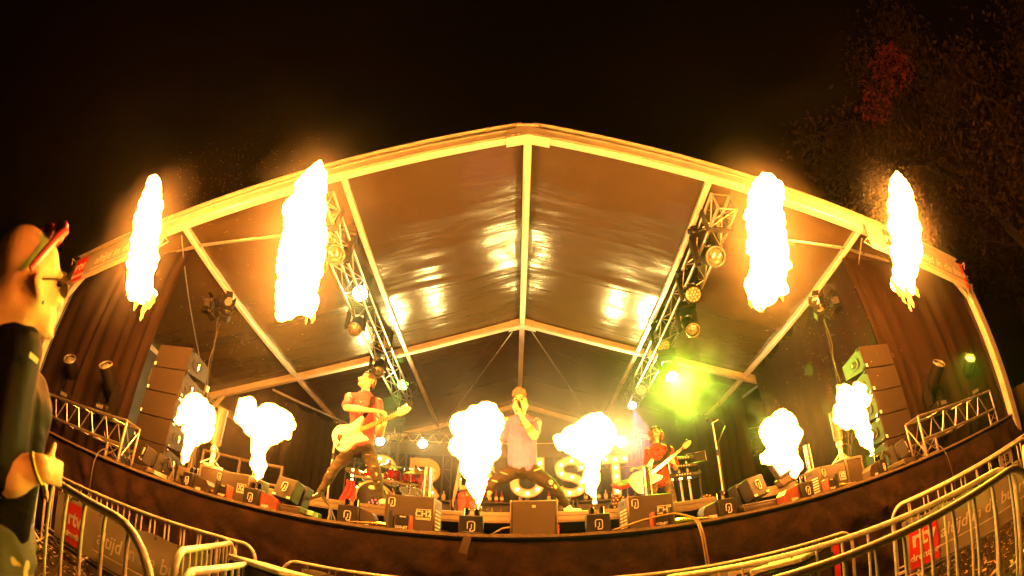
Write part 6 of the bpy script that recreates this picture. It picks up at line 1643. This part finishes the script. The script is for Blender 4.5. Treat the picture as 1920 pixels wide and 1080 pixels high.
b = MB(); pts = [shL + V(-.06, -.09, .06), shL + V(-.05, -.13, -.06), shL.lerp(cB, .5) + V(.03, -.06, 0), cB + R @ V(.20, 0, .16)]
for i in range(3):
    a_, c_ = pts[i], pts[i+1]; d = (c_-a_).normalized(); s_ = d.cross(V(0, 1, 0)).normalized()*.035
    b.add([a_ - s_, a_ + s_, c_ + s_, c_ - s_, a_ - s_ + V(0, .008, 0), a_ + s_ + V(0, .008, 0), c_ + s_ + V(0, .008, 0), c_ - s_ + V(0, .008, 0)], [(0, 1, 2, 3), (4, 5, 6, 7), (0, 1, 5, 4), (2, 3, 7, 6), (0, 3, 7, 4), (1, 2, 6, 5)])
b.v = [Vector(v) - t2.location for v in b.v]; ob('strap', b, M_blackj, t2)

# ---- woman with her back to us
WY = 8.4
def g(px, py, dy=0.): return at(px, py, Y=WY + dy)
p0 = g(879, 950)
t = thing('person', 'woman seen from behind in dark crop top and pink red trousers', 'person', (p0.x, WY, RISER))
pel = V(p0.x, WY, g(879, 930).z); neck = V(p0.x + .02, WY, g(879, 868).z); hc = neck + V(.02, .0, .16); chest = pel.lerp(neck, .62)
shR, shL = neck + V(-.16, 0, -.03), neck + V(.16, 0, -.03); elR, wrR = g(860, 908), g(853, 940); elL, wrL = shL + V(.08, .1, -.27), shL + V(.06, .30, -.35)
hipR, hipL = pel + V(-.085, 0, -.04), pel + V(.085, 0, -.04); anR, anL = V(p0.x - .10, WY, RISER + .09), V(p0.x + .12, WY, RISER + .09); knR, knL = hipR.lerp(anR, .5), hipL.lerp(anL, .5)
b = Body(); M = b.head(hc, (.1, 1, 0), (0, 0, 1), .95); b.limb(neck - V(0, 0, .03), hc, .048, .05)
b.torso([pel, (pel+chest)/2, chest, neck - V(0, 0, .06)], [.15, .115, .14, .09], [.10, .08, .09, .06], (-1, 0, 0))
for a, e, w_ in ((shR, elR, wrR), (shL, elL, wrL)): b.limb(a, e, .043, .036); b.limb(e, w_, .037, .024, .004)
b.hand(wrR, V(-.05, .05, -1), V(-1, -.2, 0), 1, .3); b.hand(wrL, V(0, 1, 0), V(0, 0, 1), -1, .4)
for a, k, c in ((hipR, knR, anR), (hipL, knL, anL)): b.limb(a, k, .085, .055); b.limb(k, c, .052, .034, .01)
b.build('body', .009, M_skin1, t)
b = Body(); b.torso([pel.lerp(chest, .55), chest, chest.lerp(neck, .45)], [.132, .155, .150], [.092, .105, .095], (-1, 0, 0)); b.build('crop_top', .010, M_blackj, t, .006, 6)
b = Body(); b.ball(pel + V(0, 0, .04), (.145, .105, .06))
for q, a, k, c in ((-1, hipR, knR, anR), (1, hipL, knL, anL)): b.limb(a, k, .098, .080); b.limb(k, c, .080, .085); b.ball(a + V(0, -.055, .02), .088)
b.build('trousers', .010, mat('pink red trouser cloth', (.58, .09, .09), .7, var=.12, bump=.2), t, .007, 6)
q = MB(); q.tube([pel + V(.150*cos(a), .108*sin(a), .085) - t.location for a in [i*pi/10 for i in range(20)]], .020, 6, True); ob('belt', q, M_hairl, t)
b = Body(); b.ball(hc + M @ V(0, -.02, .05), (.085, .10, .09), M)
for i in range(5): b.chain([hc + V(-.08 + i*.04, -.08, .02), hc + V(-.10 + i*.05, -.12, -.16), hc + V(-.11 + i*.05, -.11, -.30), hc + V(-.09 + i*.045, -.10, -.40)], [.045, .05, .045, .02])
b.build('hair', .010, M_hairl, t, .022, 12, 2, 9, (1, 1, .35))
shoe(t, anR, (0, 1, 0), M_shoeb, .9); shoe(t, anL, (0, 1, 0), M_shoeb, .9)

# ---- man watching at the left, close to the camera
MX = -1.08
def g(px, py, dx=0.): return at(px, py, X=MX + dx)
t = thing('person', 'bald man in black shirt with pink sunglasses on his head watching at far left', 'person', (MX - .18, .45, 0))
ear = g(75, 545, .075)
F = V(-.05, .80, .50); U = V(0, -.50, .80); M = frame(F, U); MH = M; kh = 1.10
hc = ear - M @ V(.077*kh, -.008*kh, -.004*kh)
sh = g(28, 655, .0); shN = V(MX - .02, sh.y, sh.z); neck = V(MX - .10, hc.y - .085, hc.z - .165)
shF = V(MX - .36, shN.y, shN.z); 
pel = V(MX - .18, .57, .86); chest = V(MX - .18, .56, 1.16)
elR = g(-6, 900, .02); wrR = g(80, 884, .10); elF, wrF = shF + V(-.03, .02, -.28), shF + V(.05, .26, -.26)
b = Body(); b.head(hc, F, U, kh, 1.0); b.limb(neck - V(0, .02, .05), hc + M @ V(0, -.03, -.055), .066, .064); b.limb(neck - V(0, .04, .0), hc + M @ V(0, -.06, -.03), .055, .055)
b.torso([pel, (pel+chest)/2, chest, neck - V(0, 0, .07)], [.17, .175, .18, .12], [.14, .15, .14, .08], (1, 0, 0))
b.limb(shN, elR, .060, .050, .008); b.limb(elR, wrR, .050, .034, .010); b.limb(shF, elF, .058, .05); b.limb(elF, wrF, .05, .03)
dF = (wrR - elR).normalized()
b.hand(wrR, V(-.25, .95, .10), V(.92, .30, .05), -1, 1.05, .05, .25, .90, .62); b.hand(wrF, V(.3, 1, 0), V(0, 0, 1), -1, .5)
for q in (-1, 1): b.limb(pel + V(q*.095, 0, -.05), V(MX - .18 + q*.11, .52, .46), .095, .06); b.limb(V(MX - .18 + q*.11, .52, .46), V(MX - .18 + q*.12, .47, .07), .058, .038, .018)
b.build('body', .0062, M_skin2, t, smooth=6, soft=(hc, M, kh, 45))
face_bits(t, hc, M, kh, 0., mat('greying brow', (.25, .18, .12), .7), eyes=True)
b = Body(); b.torso([pel + V(0, 0, .02), (pel+chest)/2, chest, neck - V(0, .01, .055)], [.205, .215, .21, .13], [.165, .18, .165, .095], (1, 0, 0))
b.limb(shN, shN.lerp(elR, .88), .094, .096); b.limb(shF, shF.lerp(elF, .8), .09, .09); b.limb(neck + V(-.06, -.06, -.01), neck + V(.06, -.05, -.01), .04, .04)
M_shirtb = mat('black polo cotton', (.0045, .003, .002), .6, var=.3, bump=.1, bscale=200, spec=.08)
sh_ = b.build('polo_shirt', .009, M_shirtb, t, .022, 3.2, 7, 11, (1, 1, .35))
b = MB(); b.v = []; cpt = g(64, 678, .10) - t.location; b.box(cpt, (.004, .03, .012)); ob('shirt_print', b, M_logo, sh_)
b = Body(); b.ball(pel - V(0, 0, .02), (.20, .165, .13))
for q in (-1, 1): b.limb(pel + V(q*.095, 0, -.05), V(MX - .18 + q*.115, .52, .44), .125, .105)
b.build('shorts', .010, mat('camouflage shorts cloth', (.028, .022, .012), .8, var=.3, scale=9, col2=(.30, .21, .10), ramp=(.60, .63), detail=2), t, .012, 5, 3, 12)
for q in (-1, 1): shoe(t, V(MX - .18 + q*.12, .47, .07), (0, 1, 0), M_shoeb)
def hm(p): return hc + M @ (Vector(p)*kh) - t.location
# glasses he wears, sunglasses on his head, wrist band, ear stud, hair stubble
M_gl = mat('brown spectacle frame', (.07, .03, .015), .3); M_pf = mat('pink plastic frame', (.75, .06, .10), .3, var=.1, spec=.6)
gl = MB(); gl.tube([hm((.080, -.005, .012)), hm((.078, .04, .016)), hm((.066, .098, .010))], .0032, 6); gl.tube([hm((-.080, -.005, .012)), hm((-.078, .04, .016)), hm((-.066, .098, .010))], .0032, 6)
for q in (-1, 1): gl.tube([hm((q*.036 + .028*cos(a), .102 - abs(.028*cos(a) + q*.0)*0 + (-.012*abs(q*.036 + .028*cos(a))/.06), .003 + .019*sin(a))) for a in [i*pi/8 for i in range(16)]], .0028, 6, True)
gl.tube([hm((-.010, .101, .010)), hm((.010, .101, .010))], .003, 6)
t2 = ob('spectacles', gl, M_gl); gl_o = t2; t2.location = t.location; tag(t2, 'thin brown framed spectacles worn by the bald man', 'glasses')
for q in (-1, 1): gb = MB(); gb.lathe([(.001, 0), (.026, 0)], a=hm((q*.036, .097, .003)), axis=M @ V(0, 1, 0), n=14, cap=False); ob('lens', gb, mat('clear spectacle lens', (.3, .22, .12), .05, spec=.8), t2)
sg_ = MB(); tilt = .045
for q in (-1, 1):
    b = MB()
    for a in range(14):
        pass
    sg_.tube([hm((q*.084, -.045, .028)), hm((q*.086, -.012, .060)), hm((q*.080, .030, .098)), hm((q*.068, .062, .118))], .0075, 8, rs=[.008, .010, .011, .011])
    sg_.tube([hm((q*.034 + .036*cos(a) , .078 - .010*abs(cos(a)) + .020*sin(a)*.5 - .012*abs(q), .115 + .026*sin(a)*.9)) for a in [i*pi/8 for i in range(16)]], .0075, 8, True)
t2 = ob('sunglasses', sg_, M_pf); t2.location = t.location; tag(t2, 'bright pink sunglasses pushed up on the bald man head', 'sunglasses')
for q in (-1, 1): gb = MB(); gb.lathe([(.001, 0), (.032, 0)], a=hm((q*.034, .064, .115)), axis=M @ V(0, 1, .1), n=14, cap=False); ob('lens', gb, mat('dark sunglass lens', (.02, .012, .012), .06, spec=.8), t2)
q = MB(); dA = (wrR - elR).normalized(); c = wrR - dA*.012; u = dA.orthogonal().normalized(); v_ = dA.cross(u)
q.tube([c + (u*cos(a) + v_*sin(a))*.0325 - t.location for a in [i*pi/10 for i in range(20)]], .005, 8, True); o = ob('wrist_band', q, mat('yellow festival band', (.62, .50, .08), .5), t)
q = MB(); q.ball(hm((.086, -.002, -.034)), .005, 8); ob('ear_stud', q, M_chrome, t)
# ------------------------------------------------------------------ smoke clouds caught by the lamps
def smoke_cloud(label, c, r, dens, nscale, plain=False):
    b = MB(); b.ball((0, 0, 0), 1, 20, r)
    m = bpy.data.materials.new('smoke'); m.use_nodes = True; nt = m.node_tree; N, L = nt.nodes, nt.links; N.remove(N['Principled BSDF'])
    pv = N.new('ShaderNodeVolumePrincipled'); pv.inputs['Color'].default_value = (.95, .92, .85, 1); pv.inputs['Anisotropy'].default_value = .2
    tc = N.new('ShaderNodeTexCoord'); mp = N.new('ShaderNodeMapping'); mp.inputs['Scale'].default_value = (1/r[0], 1/r[1], 1/r[2]); L.new(tc.outputs['Object'], mp.inputs[0])
    ln = N.new('ShaderNodeVectorMath'); ln.operation = 'LENGTH'; L.new(mp.outputs[0], ln.inputs[0])
    mr = N.new('ShaderNodeMapRange'); mr.inputs[1].default_value = 1.0; mr.inputs[2].default_value = .1; mr.inputs[3].default_value = 0; mr.inputs[4].default_value = 1; mr.interpolation_type = 'SMOOTHSTEP'; L.new(ln.outputs['Value'], mr.inputs[0])
    n = N.new('ShaderNodeTexNoise'); n.inputs['Scale'].default_value = nscale; n.inputs['Detail'].default_value = 4; L.new(tc.outputs['Object'], n.inputs['Vector'])
    m2 = N.new('ShaderNodeMapRange'); m2.inputs[1].default_value = .38; m2.inputs[2].default_value = .68; L.new(n.outputs[0], m2.inputs[0])
    mu = N.new('ShaderNodeMath'); mu.operation = 'MULTIPLY'; L.new(mr.outputs[0], mu.inputs[0]); L.new(m2.outputs[0], mu.inputs[1])
    mk = N.new('ShaderNodeMath'); mk.operation = 'MULTIPLY'; mk.inputs[1].default_value = dens; L.new(mu.outputs[0], mk.inputs[0]); L.new(mk.outputs[0], pv.inputs['Density'])
    if plain: L.new(mr.outputs[0], mk.inputs[0])
    L.new(pv.outputs[0], N['Material Output'].inputs['Volume'])
    o = ob('smoke_cloud', b, m); o.location = c; tag(o, label, kind='stuff'); return o
gp = ML['moving light bursting bright lime green on the right truss'][1]
smoke_cloud('lime lit smoke round the bright green lamp on the right truss', gp + V(.30, -.4, -.40), (1.8, 1.4, 1.45), .17, 1.8)
q = at(1432, 790, Y=7.5); smoke_cloud('green lit smoke drifting before the right drape', q, (.5, .5, 1.1), .25, 2.2)
smoke_cloud('golden smoke filling the back of the tent', V(.2, 10.5, 4.4), (6.6, 4.6, 2.5), .036, .6)
smoke_cloud('bright smoke behind the band round the back lamps', V(1.2, 10.2, 3.9), (3.4, 1.1, 1.7), .05, .8)

for px, py, rx, rz, lab in ((270, 455, .75, 1.6, 'smoke added for bloom round the far left flame column'), (565, 450, .85, 1.8, 'smoke added for bloom round the widest flame column'), (1438, 450, .85, 1.6, 'smoke added for bloom round the flame column right of centre'), (1693, 430, .75, 1.6, 'smoke added for bloom round the far right flame column')):
    smoke_cloud(lab, at(px, py, Y=2.95), (rx, rx, rz), .042, 1, True)  # thin smoke added to carry smoke glow and lens bloom of each column
for px, py, rx, rz, lab in ((430, 800, 1.5, .95, 'smoke added for bloom round the two left low flames'), (1000, 830, 1.7, .95, 'smoke added for bloom round the two middle low flames'), (1540, 790, 1.6, .95, 'smoke added for bloom round the two right low flames')):
    smoke_cloud(lab, at(px, py, Y=4.6), (rx, .7, rz), .024, 1, True)  # same added smoke, for the bloom of the low flames
# ------------------------------------------------------------------ smoke haze
hz_ = MB(); hz_.box((0, 0, 9.), (116, 116, 22))
m = bpy.data.materials.new('thin stage smoke'); m.use_nodes = True; nt = m.node_tree
nt.nodes.remove(nt.nodes['Principled BSDF'])
pv = nt.nodes.new('ShaderNodeVolumePrincipled'); pv.inputs['Color'].default_value = (.96, .85, .7, 1)
pv.inputs['Density'].default_value = HAZE; pv.inputs['Anisotropy'].default_value = .88
nt.links.new(pv.outputs[0], nt.nodes['Material Output'].inputs['Volume'])
o = ob('haze', hz_, m, smooth=False); tag(o, 'thin smoke haze hanging over the whole stage', kind='stuff')
